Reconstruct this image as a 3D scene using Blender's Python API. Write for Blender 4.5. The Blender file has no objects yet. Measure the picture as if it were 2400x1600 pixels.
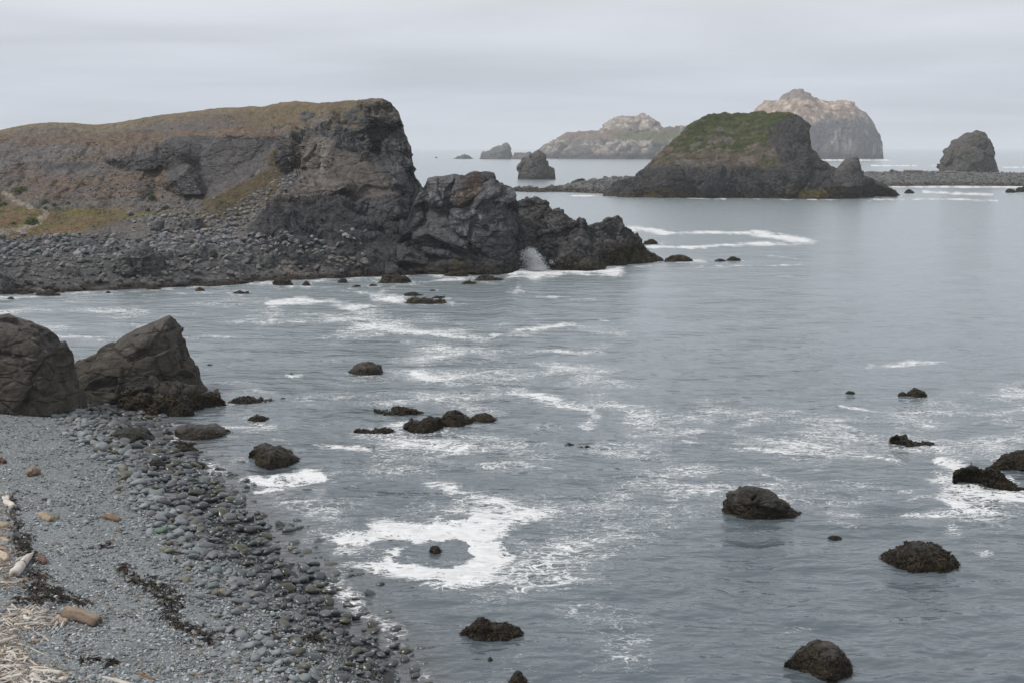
import bpy, math
import numpy as np

# ------------------------------------------------------------------ camera, sky, sun, exposure
scene = bpy.context.scene
COL = scene.collection
CAM_H, FOC, HORIZON = 18.0, 3333.33, 346.0          # metres, pixels of the 2400 wide photograph, horizon row
PITCH = math.atan((800.0 - HORIZON) / FOC)
CP, SP = math.cos(PITCH), math.sin(PITCH)
cam_data = bpy.data.cameras.new('camera')
cam = bpy.data.objects.new('camera', cam_data)
COL.objects.link(cam)
cam.location = (0, 0, CAM_H)
cam.rotation_euler = (math.pi / 2 - PITCH, 0, 0)
cam_data.sensor_width = 36.0
cam_data.lens = 50.0
cam_data.clip_start, cam_data.clip_end = 0.5, 60000.0
scene.camera = cam

SUN_EL, SUN_AZ = math.radians(50), math.radians(-102)   # azimuth from +Y towards +X
world = bpy.data.worlds.new('World')
scene.world = world
world.use_nodes = True
wn, wl = world.node_tree.nodes, world.node_tree.links
wn.clear()
def wnode(t, **k):
    n = wn.new(t)
    for a, b in k.items():
        setattr(n, a, b)
    return n
w_out = wnode('ShaderNodeOutputWorld')
w_bg = wnode('ShaderNodeBackground')
w_tc = wnode('ShaderNodeTexCoord')
w_sep = wnode('ShaderNodeSeparateXYZ')
wl.new(w_tc.outputs['Generated'], w_sep.inputs[0])
def wmath(op, a, b=None, c=None):
    n = wnode('ShaderNodeMath', operation=op)
    for i, v in enumerate((a, b, c)):
        if v is None:
            continue
        if isinstance(v, (int, float)):
            n.inputs[i].default_value = v
        else:
            wl.new(v, n.inputs[i])
    return n.outputs[0]
zc = wmath('MAXIMUM', w_sep.outputs['Z'], 0.0)
den = wmath('ADD', zc, 0.085)
cu = wmath('DIVIDE', w_sep.outputs['X'], den)
cv = wmath('DIVIDE', w_sep.outputs['Y'], den)
w_cmb = wnode('ShaderNodeCombineXYZ')
wl.new(wmath('MULTIPLY', cu, 0.7), w_cmb.inputs[0])
wl.new(cv, w_cmb.inputs[1])
w_n1 = wnode('ShaderNodeTexNoise')
w_n1.inputs['Scale'].default_value = 0.75
w_n1.inputs['Detail'].default_value = 5.0
w_n1.inputs['Roughness'].default_value = 0.5
w_n1.inputs['Distortion'].default_value = 0.4
wl.new(w_cmb.outputs[0], w_n1.inputs['Vector'])
w_ramp = wnode('ShaderNodeValToRGB')
els = w_ramp.color_ramp.elements
SKY = [(0.0, (0.590, 0.634, 0.722)), (0.045, (0.605, 0.645, 0.728)), (0.105, (0.745, 0.770, 0.825)), (0.30, (0.75, 0.78, 0.83)), (1.0, (0.74, 0.77, 0.82))]
els[0].position, els[0].color = SKY[0][0], (*SKY[0][1], 1)
els[1].position, els[1].color = SKY[-1][0], (*SKY[-1][1], 1)
for p_, c_ in SKY[1:-1]:
    e = els.new(p_)
    e.color = (*c_, 1)
wl.new(zc, w_ramp.inputs[0])
cl = wmath('MULTIPLY_ADD', wmath('SUBTRACT', w_n1.outputs['Fac'], 0.5), 0.58, 1.0)   # cloud banks, lighter and darker
w_mul = wnode('ShaderNodeVectorMath', operation='SCALE')
wl.new(w_ramp.outputs[0], w_mul.inputs[0])
wl.new(cl, w_mul.inputs['Scale'])
w_sky = wnode('ShaderNodeTexSky', sky_type='NISHITA')
w_sky.sun_disc = False
w_sky.sun_elevation = SUN_EL
w_sky.sun_rotation = SUN_AZ
w_sks = wnode('ShaderNodeVectorMath', operation='SCALE')
wl.new(w_sky.outputs[0], w_sks.inputs[0])
w_sks.inputs['Scale'].default_value = 0.09
w_mix = wnode('ShaderNodeMix', data_type='RGBA')
w_mix.inputs['Factor'].default_value = 0.93                     # thick overcast in front of the blue sky
wl.new(w_sks.outputs[0], w_mix.inputs['A'])
wl.new(w_mul.outputs[0], w_mix.inputs['B'])
wl.new(w_mix.outputs['Result'], w_bg.inputs['Color'])
w_bg.inputs['Strength'].default_value = 1.0
wl.new(w_bg.outputs[0], w_out.inputs[0])

sun_data = bpy.data.lights.new('sun', 'SUN')
sun = bpy.data.objects.new('sun', sun_data)
COL.objects.link(sun)
sun_data.energy = 2.5
sun_data.angle = math.radians(8)
sun_data.color = (1.0, 0.96, 0.9)
sun.rotation_euler = (math.pi / 2 - SUN_EL, 0, math.pi - SUN_AZ)
sun.location = (0, 0, 300)

vs = scene.view_settings
scene.display_settings.display_device = 'sRGB'
vs.view_transform, vs.look, vs.exposure, vs.gamma, vs.use_curve_mapping = 'Standard', 'None', 0.0, 1.0, False
scene.render.engine = 'CYCLES'
cy = scene.cycles
cy.use_denoising = True
cy.denoiser = 'OPENIMAGEDENOISE'
cy.max_bounces, cy.diffuse_bounces, cy.glossy_bounces, cy.volume_bounces = 7, 4, 2, 1
cy.transmission_bounces, cy.transparent_max_bounces = 4, 4
cy.caustics_reflective = cy.caustics_refractive = False

# ------------------------------------------------------------------ projection helpers
def ray(px, py):
    u, v = (np.asarray(px, float) - 1200.0) / FOC, (800.0 - np.asarray(py, float)) / FOC
    dy = CP + v * SP
    return u / dy, (-SP + v * CP) / dy
def at_y(px, py, Y):
    kx, kz = ray(px, py)
    return np.stack(np.broadcast_arrays(kx * Y, Y, CAM_H + kz * Y), -1)
def at_z(px, py, z=0.0):
    kx, kz = ray(px, py)
    Y = (z - CAM_H) / kz
    return np.stack(np.broadcast_arrays(kx * Y, Y, np.asarray(z, float)), -1)
def y_at(py, z=0.0):
    return float((z - CAM_H) / ray(1200, py)[1])
def project(P):
    x, y, z = P[..., 0], P[..., 1], P[..., 2] - CAM_H
    f, up = y * CP - z * SP, y * SP + z * CP
    return 1200 + FOC * x / f, 800 - FOC * up / f

# ------------------------------------------------------------------ noise
def h3(x, y, z, s):
    h = (x * 374761393 + y * 668265263 + z * 1440662683 + s * 974711) & 0xffffffff
    h = ((h ^ (h >> 13)) * 1274126177) & 0xffffffff
    return h ^ (h >> 16)
def r3(h):
    return (h & 1023) / 1023.0, ((h >> 10) & 1023) / 1023.0, ((h >> 20) & 1023) / 1023.0
def gnoise(p, seed=0):
    i = np.floor(p).astype(np.int64)
    f = p - i
    w = f * f * f * (f * (f * 6 - 15) + 10)
    out = 0.0
    for dx in (0, 1):
        wx = w[:, 0] if dx else 1 - w[:, 0]
        for dy in (0, 1):
            wy = w[:, 1] if dy else 1 - w[:, 1]
            for dz in (0, 1):
                wz = w[:, 2] if dz else 1 - w[:, 2]
                a, b, c = r3(h3(i[:, 0] + dx, i[:, 1] + dy, i[:, 2] + dz, seed))
                g = (a * 2 - 1) * (f[:, 0] - dx) + (b * 2 - 1) * (f[:, 1] - dy) + (c * 2 - 1) * (f[:, 2] - dz)
                out = out + wx * wy * wz * g
    return out * 1.3
def fbm(p, o=4, seed=0, rough=0.5):
    t, a, s = 0.0, 1.0, 0.0
    for k in range(o):
        t = t + a * gnoise(p * (2.03 ** k) + 7.1 * k, seed + k)
        s += a
        a *= rough
    return t / s * 1.5
def facet(p, seed=0, tilt=1.5, crack=0.16):
    """Broken rock: every cell of a jittered lattice is a tilted plane, with a groove along the cell borders."""
    i0 = np.floor(p).astype(np.int64)
    n = len(p)
    d1, d2 = np.full(n, 9.0), np.full(n, 9.0)
    best = np.zeros(n)
    for dx in (-1, 0, 1):
        for dy in (-1, 0, 1):
            for dz in (-1, 0, 1):
                cx, cy_, cz = i0[:, 0] + dx, i0[:, 1] + dy, i0[:, 2] + dz
                h = h3(cx, cy_, cz, seed)
                a, b, c = r3(h)
                ex, ey, ez = p[:, 0] - cx - a, p[:, 1] - cy_ - b, p[:, 2] - cz - c
                d = ex * ex + ey * ey + ez * ez
                g, hh, k = r3(((h * 1597334677) & 0xffffffff) >> 2)
                v = (k - 0.5) * 0.8 + tilt * ((g - 0.5) * ex + (hh - 0.5) * ey + (k * 7 % 1 - 0.5) * ez)
                nb = d < d1
                d2 = np.where(nb, d1, np.minimum(d2, d))
                best = np.where(nb, v, best)
                d1 = np.where(nb, d, d1)
    edge = np.sqrt(d2) - np.sqrt(d1)
    return best - crack * np.exp(-edge * 14)
def sm(e0, e1, x):
    t = np.clip((x - e0) / (e1 - e0), 0, 1)
    return t * t * (3 - 2 * t)
def mix(a, b, t):
    return a + (b - a) * t[:, None]
def rot(rx, ry, rz):
    a, b, c = (math.radians(v) for v in (rx, ry, rz))
    X = np.array([[1, 0, 0], [0, math.cos(a), -math.sin(a)], [0, math.sin(a), math.cos(a)]])
    Y = np.array([[math.cos(b), 0, math.sin(b)], [0, 1, 0], [-math.sin(b), 0, math.cos(b)]])
    Z = np.array([[math.cos(c), -math.sin(c), 0], [math.sin(c), math.cos(c), 0], [0, 0, 1]])
    return Z @ Y @ X
def broken(P, size, seed, tilt=(15, 20, 30), flat=1.0, octs=3, smooth=0.15, gain=0.5):
    q = (P @ rot(*tilt)) / size
    q[:, 2] *= flat
    w = np.stack([gnoise(q * 0.8 + 3, seed + 50), gnoise(q * 0.8 + 9, seed + 51), gnoise(q * 0.8 + 17, seed + 52)], 1)
    q = q + w * 0.14
    d, a = 0.0, 1.0
    for k in range(octs):
        d = d + a * facet(q * 2.3 ** k, seed + k)
        a *= gain
    return d + smooth * fbm(q * 2, 4, seed + 90)

def beds(P, dirn, thick, seed, warp=.5):
    """Tilted beds: each stands out at its upper edge and is undercut below."""
    d = np.array(dirn, float)
    b = P @ (d / np.linalg.norm(d)) / thick + warp * fbm(P / (thick * 3), 3, seed)
    i = np.floor(b)
    f = b - i
    k = r3(h3(i.astype(np.int64), 0 * i.astype(np.int64), 0 * i.astype(np.int64), seed))[0]
    return (.35 + .9 * k) * (f - .5) * sm(1.0, .93, f) + (k - .5) * .6
# polygon and stroke masks in authoring coordinates
def seg_dist(px, py, pts):
    best = np.full(px.shape, 1e9)
    for (ax, ay), (bx, by) in zip(pts[:-1], pts[1:]):
        vx, vy = bx - ax, by - ay
        t = np.clip(((px - ax) * vx + (py - ay) * vy) / max(vx * vx + vy * vy, 1e-9), 0, 1)
        best = np.minimum(best, np.hypot(px - ax - t * vx, py - ay - t * vy))
    return best
def inside(px, py, pts):
    r = np.zeros(px.shape, bool)
    for (ax, ay), (bx, by) in zip(pts, pts[1:] + pts[:1]):
        if ay == by:
            continue
        r ^= ((ay > py) != (by > py)) & (px < (bx - ax) * (py - ay) / (by - ay) + ax)
    return r
def poly(px, py, pts, soft=6.0):
    d = seg_dist(px, py, pts + pts[:1])
    return sm(-soft, soft, np.where(inside(px, py, pts), d, -d))
def zoomed(pts, ox, oy, s):
    return [(ox + x / s, oy + y / s) for x, y in pts]

# ------------------------------------------------------------------ mesh and object helpers
def put(o, label=None, cat=None, group=None, kind=None, parent=None):
    for k, v in (('label', label), ('category', cat), ('group', group), ('kind', kind)):
        if v:
            o[k] = v
    if parent is not None:
        o.parent = parent
    return o
def mesh_of(name, V, F, mat=None, col=None, smooth=True):
    """V (n,3); F list of index arrays (quads and/or tris)."""
    me = bpy.data.meshes.new(name)
    Fs = F if isinstance(F, list) else [F]
    Fs = [np.asarray(f, np.int32) for f in Fs if len(f)]
    me.vertices.add(len(V))
    me.vertices.foreach_set('co', np.ascontiguousarray(V, np.float32).ravel())
    loops = np.concatenate([f.ravel() for f in Fs])
    tot = np.concatenate([np.full(len(f), f.shape[1], np.int32) for f in Fs])
    start = np.concatenate([[0], np.cumsum(tot)[:-1]]).astype(np.int32)
    me.loops.add(len(loops))
    me.loops.foreach_set('vertex_index', loops)
    me.polygons.add(len(tot))
    me.polygons.foreach_set('loop_start', start)
    me.polygons.foreach_set('loop_total', tot)
    me.polygons.foreach_set('use_smooth', np.full(len(tot), bool(smooth)))
    if col is not None:
        at = me.attributes.new('Col', 'FLOAT_COLOR', 'POINT')
        c = np.ones((len(V), 4), np.float32)
        c[:, :col.shape[1]] = col
        at.data.foreach_set('color', c.ravel())
    me.update(calc_edges=True)
    if mat:
        me.materials.append(mat)
    return me
def obj(name, me, **k):
    o = bpy.data.objects.new(name, me)
    COL.objects.link(o)
    return put(o, **k)
def grid_faces(nu, nv):
    i = np.arange(nu * nv).reshape(nu, nv)
    return np.stack([i[:-1, :-1], i[1:, :-1], i[1:, 1:], i[:-1, 1:]], -1).reshape(-1, 4)
def grid_normals(G):
    du, dv = np.gradient(G, axis=0), np.gradient(G, axis=1)
    n = np.cross(du, dv)
    return n / (np.linalg.norm(n, axis=-1, keepdims=True) + 1e-9)
def ico(sub):
    import bmesh
    bm = bmesh.new()
    bmesh.ops.create_icosphere(bm, subdivisions=sub, radius=1.0)
    V = np.array([v.co[:] for v in bm.verts])
    F = np.array([[v.index for v in f.verts] for f in bm.faces])
    bm.free()
    return V, F
ICO1, ICO2, ICO3 = ico(1), ico(2), ico(3)
RNG = np.random.RandomState(11)

# ------------------------------------------------------------------ materials
def new_mat(name):
    m = bpy.data.materials.new(name)
    m.use_nodes = True
    return m, m.node_tree.nodes, m.node_tree.links, m.node_tree.nodes['Principled BSDF']
def surface(name, rough=0.85, grain=((4.0, 0.35),), bump=((3.0, 0.3),), bdist=0.1, spec=0.25, wet=False, cracks=()):
    """Material that takes its colour from the mesh, with procedural grain and relief in object space."""
    m, n, l, b = new_mat(name)
    at = n.new('ShaderNodeAttribute')
    at.attribute_name = 'Col'
    tc = n.new('ShaderNodeTexCoord')
    c = at.outputs['Color']
    for sc, amt in grain:
        t = n.new('ShaderNodeTexNoise')
        t.inputs['Scale'].default_value = sc
        t.inputs['Detail'].default_value = 4
        l.new(tc.outputs['Object'], t.inputs['Vector'])
        mr = n.new('ShaderNodeMapRange')
        mr.inputs['From Min'].default_value, mr.inputs['From Max'].default_value = 0.3, 0.7
        mr.inputs['To Min'].default_value, mr.inputs['To Max'].default_value = 1 - amt, 1 + amt
        l.new(t.outputs['Fac'], mr.inputs['Value'])
        s = n.new('ShaderNodeVectorMath')
        s.operation = 'SCALE'
        l.new(c, s.inputs[0])
        l.new(mr.outputs[0], s.inputs['Scale'])
        c = s.outputs[0]
    l.new(c, b.inputs['Base Color'])
    prev = None
    for sc, st in bump:
        t = n.new('ShaderNodeTexNoise')
        t.inputs['Scale'].default_value = sc
        t.inputs['Detail'].default_value = 5
        l.new(tc.outputs['Object'], t.inputs['Vector'])
        bp = n.new('ShaderNodeBump')
        bp.inputs['Strength'].default_value = st
        bp.inputs['Distance'].default_value = bdist
        l.new(t.outputs['Fac'], bp.inputs['Height'])
        if prev:
            l.new(prev, bp.inputs['Normal'])
        prev = bp.outputs[0]
    for sc, dist in cracks:
        mp = n.new('ShaderNodeMapping')
        mp.inputs['Rotation'].default_value = (0.3, 0.35, 0.4)
        mp.inputs['Scale'].default_value = (0.55, 0.8, 1.9)
        dn = n.new('ShaderNodeTexNoise')
        dn.inputs['Scale'].default_value = sc * 1.3
        dn.inputs['Detail'].default_value = 3
        l.new(tc.outputs['Object'], dn.inputs['Vector'])
        dv = n.new('ShaderNodeVectorMath')
        dv.operation = 'MULTIPLY_ADD'
        l.new(dn.outputs['Color'], dv.inputs[0])
        dv.inputs[1].default_value = (0.22 / sc,) * 3
        l.new(tc.outputs['Object'], dv.inputs[2])
        l.new(dv.outputs[0], mp.inputs['Vector'])
        vo = n.new('ShaderNodeTexVoronoi')
        vo.feature = 'DISTANCE_TO_EDGE'
        vo.inputs['Scale'].default_value = sc
        l.new(mp.outputs[0], vo.inputs['Vector'])
        mr = n.new('ShaderNodeMapRange')
        mr.inputs['From Max'].default_value = 0.09
        l.new(vo.outputs['Distance'], mr.inputs['Value'])
        bp = n.new('ShaderNodeBump')
        bp.inputs['Strength'].default_value = 0.7
        bp.inputs['Distance'].default_value = dist
        l.new(mr.outputs[0], bp.inputs['Height'])
        if prev:
            l.new(prev, bp.inputs['Normal'])
        prev = bp.outputs[0]
    if prev:
        l.new(prev, b.inputs['Normal'])
    b.inputs['Specular IOR Level'].default_value = spec
    if wet:
        l.new(at.outputs['Alpha'], b.inputs['Roughness'])
    else:
        b.inputs['Roughness'].default_value = rough
    return m
M_CLIFF = surface('cliff_rock', 0.9, ((0.7, 0.25), (1.8, 0.3), (6, 0.25)), ((2.2, 0.35), (7, 0.35)), 0.16, 0.06, cracks=((0.28, .35), (0.8, .12)))
M_NEAR = surface('near_rock', 0.85, ((0.8, 0.2), (3, 0.22), (12, 0.2)), ((4, 0.35), (15, 0.3)), 0.05, 0.08, cracks=((0.55, .16), (1.7, .04)))
M_FAR = surface('far_rock', 0.95, ((0.25, 0.3), (1.2, 0.25)), ((0.4, 0.5),), 1.0)
M_ROCK = surface('sea_rock', 0.6, ((3, 0.3), (14, 0.25)), ((5, 0.35), (20, 0.3)), 0.04, 0.12, wet=True, cracks=((0.9, .06), (3, .02)))
M_COBBLE = surface('cobble_stone', 0.5, ((3, 0.15), (25, 0.12)), ((30, 0.15),), 0.01, 0.45, wet=True)
M_BOULDER = surface('boulder_stone', 0.85, ((1.2, 0.2), (6, 0.25)), ((4, 0.4),), 0.08)
M_GRAVEL = surface('gravel', 0.9, ((9, 0.25), (30, 0.4)), ((22, 0.8), (60, 0.5)), 0.03)
M_WEED = surface('wet_seaweed', 0.6, ((20, 0.4),), (), 0.01, 0.12)
M_WOOD = surface('driftwood', 0.85, ((12, 0.12), (60, 0.15)), ((40, 0.3),), 0.01, 0.2)
M_LEAF = surface('shrub_leaves', 0.7, ((2, 0.2),), (), 0.01, 0.3)
m_, n_, l_, b_ = new_mat('water_spray')
b_.inputs['Base Color'].default_value = (0.92, 0.93, 0.94, 1)
b_.inputs['Roughness'].default_value = 0.8
t_ = n_.new('ShaderNodeBsdfTranslucent')
t_.inputs['Color'].default_value = (0.92, 0.93, 0.94, 1)
x_ = n_.new('ShaderNodeMixShader')
x_.inputs[0].default_value = 0.5
l_.new(b_.outputs[0], x_.inputs[1])
l_.new(t_.outputs[0], x_.inputs[2])
l_.new(x_.outputs[0], n_['Material Output'].inputs['Surface'])
M_SPRAY = m_

# ------------------------------------------------------------------ the sea
FOAM_STROKES = []      # (points, half width in px, strength)
FOAM_POLYS = []        # (points, softness px, strength, sign)
V1 = 1 / 0.98
def fs(pts, w, s, ox=0, oy=0, z=0.98):
    FOAM_STROKES.append((zoomed(pts, ox, oy, z), w, s))
Z2, Z3, Z4, Z5, Z6, Z7 = (600, 200, 2.94), (1000, 150, 2.94), (1600, 150, 2.94), (0, 650, 2.94), (0, 1067, 2.94), (700, 1067, 2.94)
Z8 = (1600, 800, 1.96)
fs([(950, 860), (1020, 870), (1090, 876), (1180, 892), (1240, 912), (1310, 925), (1360, 945), (1372, 968), (1350, 978)], 15, .74)
fs([(1130, 772), (1250, 752), (1380, 738)], 8, .72)
fs([(1160, 812), (1250, 806), (1390, 816)], 7, .6)
fs([(930, 790), (1040, 800), (1150, 830), (1180, 880)], 18, .42)
fs([(1380, 960), (1460, 1005), (1600, 1030), (1760, 1042)], 12, .52)
fs([(1180, 930), (1230, 920), (1300, 960)], 10, .45)
fs([(762, 1028), (835, 1032)], 11, .9)
fs([(605, 735), (650, 738), (702, 741)], 5, .68)
fs([(120, 770), (200, 778)], 6, .6)
fs([(100, 1510), (250, 1490), (500, 1500), (700, 1530), (900, 1480), (1000, 1490)], 12, .86, *Z2)
fs([(1835, 1300), (1810, 1400), (1775, 1450)], 5, .62, *Z2)
fs([(1760, 1420), (1840, 1430)], 5, .8, *Z2)
fs([(1900, 1450), (2150, 1465), (2340, 1480)], 7, .6, *Z2)
fs([(300, 1430), (600, 1420), (900, 1440)], 8, .55, *Z2)
fs([(640, 1400), (800, 1440), (1000, 1380), (1300, 1340), (1500, 1330), (1800, 1290)], 8, .6, *Z2)
fs([(600, 1440), (700, 1395), (790, 1425), (880, 1380), (1000, 1410), (1180, 1410), (1300, 1420)], 16, 1.08, *Z3)
fs([(640, 1440), (760, 1455), (900, 1450)], 14, .92, *Z3)
fs([(1180, 1350), (1400, 1370), (1640, 1350)], 6, .7, *Z3)
fs([(1400, 1390), (1540, 1395)], 6, .6, *Z3)
fs([(1800, 1350), (1920, 1368)], 7, .7, *Z3)
fs([(1395, 1130), (1480, 1138), (1640, 1165)], 7, .93, *Z3)
fs([(1600, 1165), (1800, 1166), (2000, 1164), (2200, 1168), (2352, 1195)], 4, .95, *Z3)
fs([(1480, 1262), (1800, 1266), (2100, 1250), (2352, 1235)], 4, .9, *Z3)
fs([(500, 1170), (620, 1183), (760, 1205), (850, 1220)], 9, .93, *Z4)
fs([(900, 1225), (700, 1240), (400, 1245)], 8, .72, *Z4)
fs([(100, 1402), (500, 1395), (820, 1380)], 4, .7, *Z4)
fs([(550, 1310), (800, 1352)], 5, .5, *Z4)
fs([(470, 1470), (740, 1470)], 5, .5, *Z4)
fs([(860, 112), (1000, 106), (1190, 90)], 6, .75, *Z8)
fs([(730, 300), (860, 318), (1080, 326)], 7, .72, *Z8)
fs([(230, 385), (420, 362), (600, 385), (800, 390)], 11, .62, *Z8)
fs([(0, 470), (150, 487), (300, 507), (520, 522), (800, 532), (980, 562)], 8, .68, *Z8)
fs([(1180, 282), (1568, 280)], 4, .5, *Z8)
fs([(820, 450), (900, 490), (1000, 570)], 16, .5, *Z8)
fs([(1180, 560), (1300, 590)], 12, .92, *Z8)
fs([(1200, 640), (1300, 685), (1400, 720), (1568, 735)], 24, .8, *Z8)
fs([(1230, 700), (1320, 790), (1568, 820)], 34, .6, *Z8)
fs([(1230, 880), (1300, 920), (1410, 972)], 16, .66, *Z8)
fs([(680, 830), (800, 870), (850, 905)], 18, .62, *Z8)
fs([(30, 690), (150, 692), (260, 680), (330, 668)], 12, .6, *Z8)
fs([(560, 760), (680, 790), (800, 800), (1100, 800), (1300, 790)], 18, .55, *Z8)
fs([(470, 690), (560, 760)], 6, .6, *Z8)
fs([(1150, 440), (1300, 470), (1568, 480)], 12, .5, *Z8)
fs([(1480, 640), (1568, 655)], 12, .9, *Z8)
fs([(200, 590), (330, 580), (450, 640), (700, 660), (960, 690)], 12, .5, *Z8)
fs([(480, 1330), (600, 1310)], 22, .45, *Z8)
fs([(1400, 1450), (1480, 1445)], 7, .6, *Z8)
fs([(1390, 1140), (1568, 1060)], 7, .4, *Z8)
fs([(920, 215), (1000, 240), (1100, 270), (1200, 300), (1400, 335), (1500, 365)], 24, .62, *Z7)
fs([(540, 30), (900, 70), (1200, 80), (1500, 75), (1720, 88)], 12, .58, *Z7)
fs([(1200, 40), (1500, 20), (1850, 10)], 10, .42, *Z7)
fs([(1840, 130), (1930, 120), (1900, 170)], 14, .42, *Z7)
fs([(20, 400), (120, 390), (90, 430)], 10, .6, *Z7)
fs([(250, 430), (330, 470)], 12, .5, *Z7)
fs([(2100, 110), (2340, 140)], 14, .5, *Z7)
fs([(1700, 830), (2000, 900), (2300, 900)], 60, .27, *Z7)
fs([(1850, 1100), (2200, 1200), (2100, 1350)], 70, .25, *Z7)
fs([(2200, 1430), (2340, 1440)], 12, .6, *Z7)
fs([(800, 1370), (1000, 1340), (1400, 1340)], 14, .45, *Z7)
fs([(800, 1450), (1100, 1420), (1250, 1470)], 20, .45, *Z7)
fs([(1300, 1490), (1480, 1490)], 10, .5, *Z7)
fs([(900, 1540), (1300, 1560), (1600, 1600)], 20, .45, *Z7)
fs([(1480, 1040), (1700, 1022), (1890, 1022)], 7, .68, *Z5)
fs([(1020, 1215), (1100, 1190), (1200, 1200)], 12, .62, *Z5)
fs([(1440, 735), (1740, 740)], 5, .6, *Z5)
fs([(1250, 420), (1500, 415), (1960, 398)], 6, .5, *Z5)
fs([(340, 400), (520, 410), (900, 425)], 9, .48, *Z5)
fs([(1850, 1130), (2100, 1160), (2340, 1150)], 16, .45, *Z5)
fs([(2200, 1170), (2340, 1190)], 10, .7, *Z5)
fs([(1400, 905), (1700, 890), (1950, 870)], 10, .45, *Z5)
fs([(1900, 1000), (2340, 1010)], 14, .4, *Z5)
fs([(0, 925), (300, 930)], 2, .95, *Z4)
fs([(1080, 905), (1320, 902), (1500, 905)], 3, .85, *Z4)
fs([(860, 932), (915, 935)], 2.5, .9, *Z4)
fs([(1660, 880), (1800, 890), (2130, 900)], 4, .88, *Z4)
fs([(1290, 940), (1700, 930), (2170, 940)], 3.2, .82, *Z4)
fs([(1440, 846), (2200, 850)], 2, .95, *Z4)
fs([(1920, 852), (2352, 850)], 2.4, .95, *Z4)
fs([(960, 663), (1430, 661)], 2.2, 1, *Z4)
fs([(1300, 702), (1615, 704)], 1.5, .9, *Z4)
fs([(1690, 705), (1770, 706)], 1.5, 1, *Z4)
fs([(2200, 712), (2352, 714)], 1.2, .9, *Z4)
fs([(990, 910), (1200, 912)], 1.6, .9, *Z3)
fs([(1270, 908), (1440, 912)], 1.8, .8, *Z3)
fs([(1600, 915), (1800, 922), (2060, 928)], 2.2, .8, *Z3)
fs([(0, 648), (180, 650)], 1.2, .6, *Z3)
fs([(330, 657), (600, 658)], 1.2, .7, *Z3)
SHORE_FAR = [(-420, 716), (0, 697), (100, 693), (200, 684), (300, 680), (400, 676), (500, 670), (600, 664), (700, 660), (800, 653), (900, 648), (1000, 644), (1210, 646)]
fs(SHORE_FAR, 6, .62, 0, 3, 1)
fs(SHORE_FAR, 20, .42, 0, 16, 1)
RING = zoomed([(200, 600), (330, 525), (480, 520), (440, 445), (640, 440), (850, 470), (1020, 415), (1060, 385), (1200, 370), (1350, 385), (1600, 360), (1830, 370), (1720, 440), (1560, 510), (1440, 540), (1400, 590), (1480, 690), (1420, 770), (1350, 870), (1200, 920), (1050, 940), (880, 925), (760, 885), (560, 830), (420, 800), (360, 770), (480, 720), (620, 690), (480, 650), (280, 640)], *Z7)
RING_HOLE = zoomed([(640, 720), (690, 680), (790, 640), (900, 610), (1080, 600), (1160, 620), (1165, 665), (1225, 710), (1170, 745), (1060, 785), (940, 785), (800, 760), (680, 745)], *Z7)
RING_HOLE2 = zoomed([(490, 625), (600, 600), (790, 600), (800, 640), (700, 660), (560, 660)], *Z7)
RING_HOLE3 = zoomed([(1010, 430), (1100, 420), (1230, 440), (1200, 465), (1050, 470)], *Z7)
FOAM_POLYS += [(RING, 34, .98, 1), (RING_HOLE, 7, 1.0, -1), (RING_HOLE2, 9, .8, -1), (RING_HOLE3, 8, .85, -1)]
fs([(200, 560), (400, 600), (250, 680), (420, 700), (300, 790)], 22, .6, *Z7)
fs([(1480, 560), (1800, 540)], 24, .36, *Z7)
fs([(1400, 820), (1600, 840)], 24, .4, *Z7)
fs([(1540, 470), (1800, 470)], 16, .5, *Z7)
PATCH = zoomed([(1630, 1395), (1760, 1370), (1800, 1385), (1950, 1360), (2120, 1330), (2210, 1340), (2250, 1385), (2230, 1402), (2050, 1430), (1900, 1480), (1740, 1505), (1720, 1475), (1830, 1445), (1660, 1418)], *Z5)
FOAM_POLYS.append((PATCH, 11, .95, 1))
fs([(2230, 1390), (2330, 1410)], 8, .6, *Z5)
fs([(1560, 1400), (1640, 1420)], 12, .5, *Z5)
BEACH_PX = [(-600, 880), (0, 905), (150, 925), (262, 962), (330, 975), (368, 1005), (378, 1040), (430, 1060), (460, 1095), (490, 1125), (520, 1150), (560, 1185), (600, 1225), (650, 1285), (700, 1322), (740, 1352), (790, 1400), (850, 1455), (905, 1500), (950, 1550), (985, 1610), (1040, 1700), (1100, 1800), (1180, 2000), (1400, 2500)]
fs([(x + 26, y - 4) for x, y in BEACH_PX[5:22]], 26, .52, 0, 0, 1)
fs([(x + 6, y) for x, y in BEACH_PX[8:21]], 10, .5, 0, 0, 1)

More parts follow.
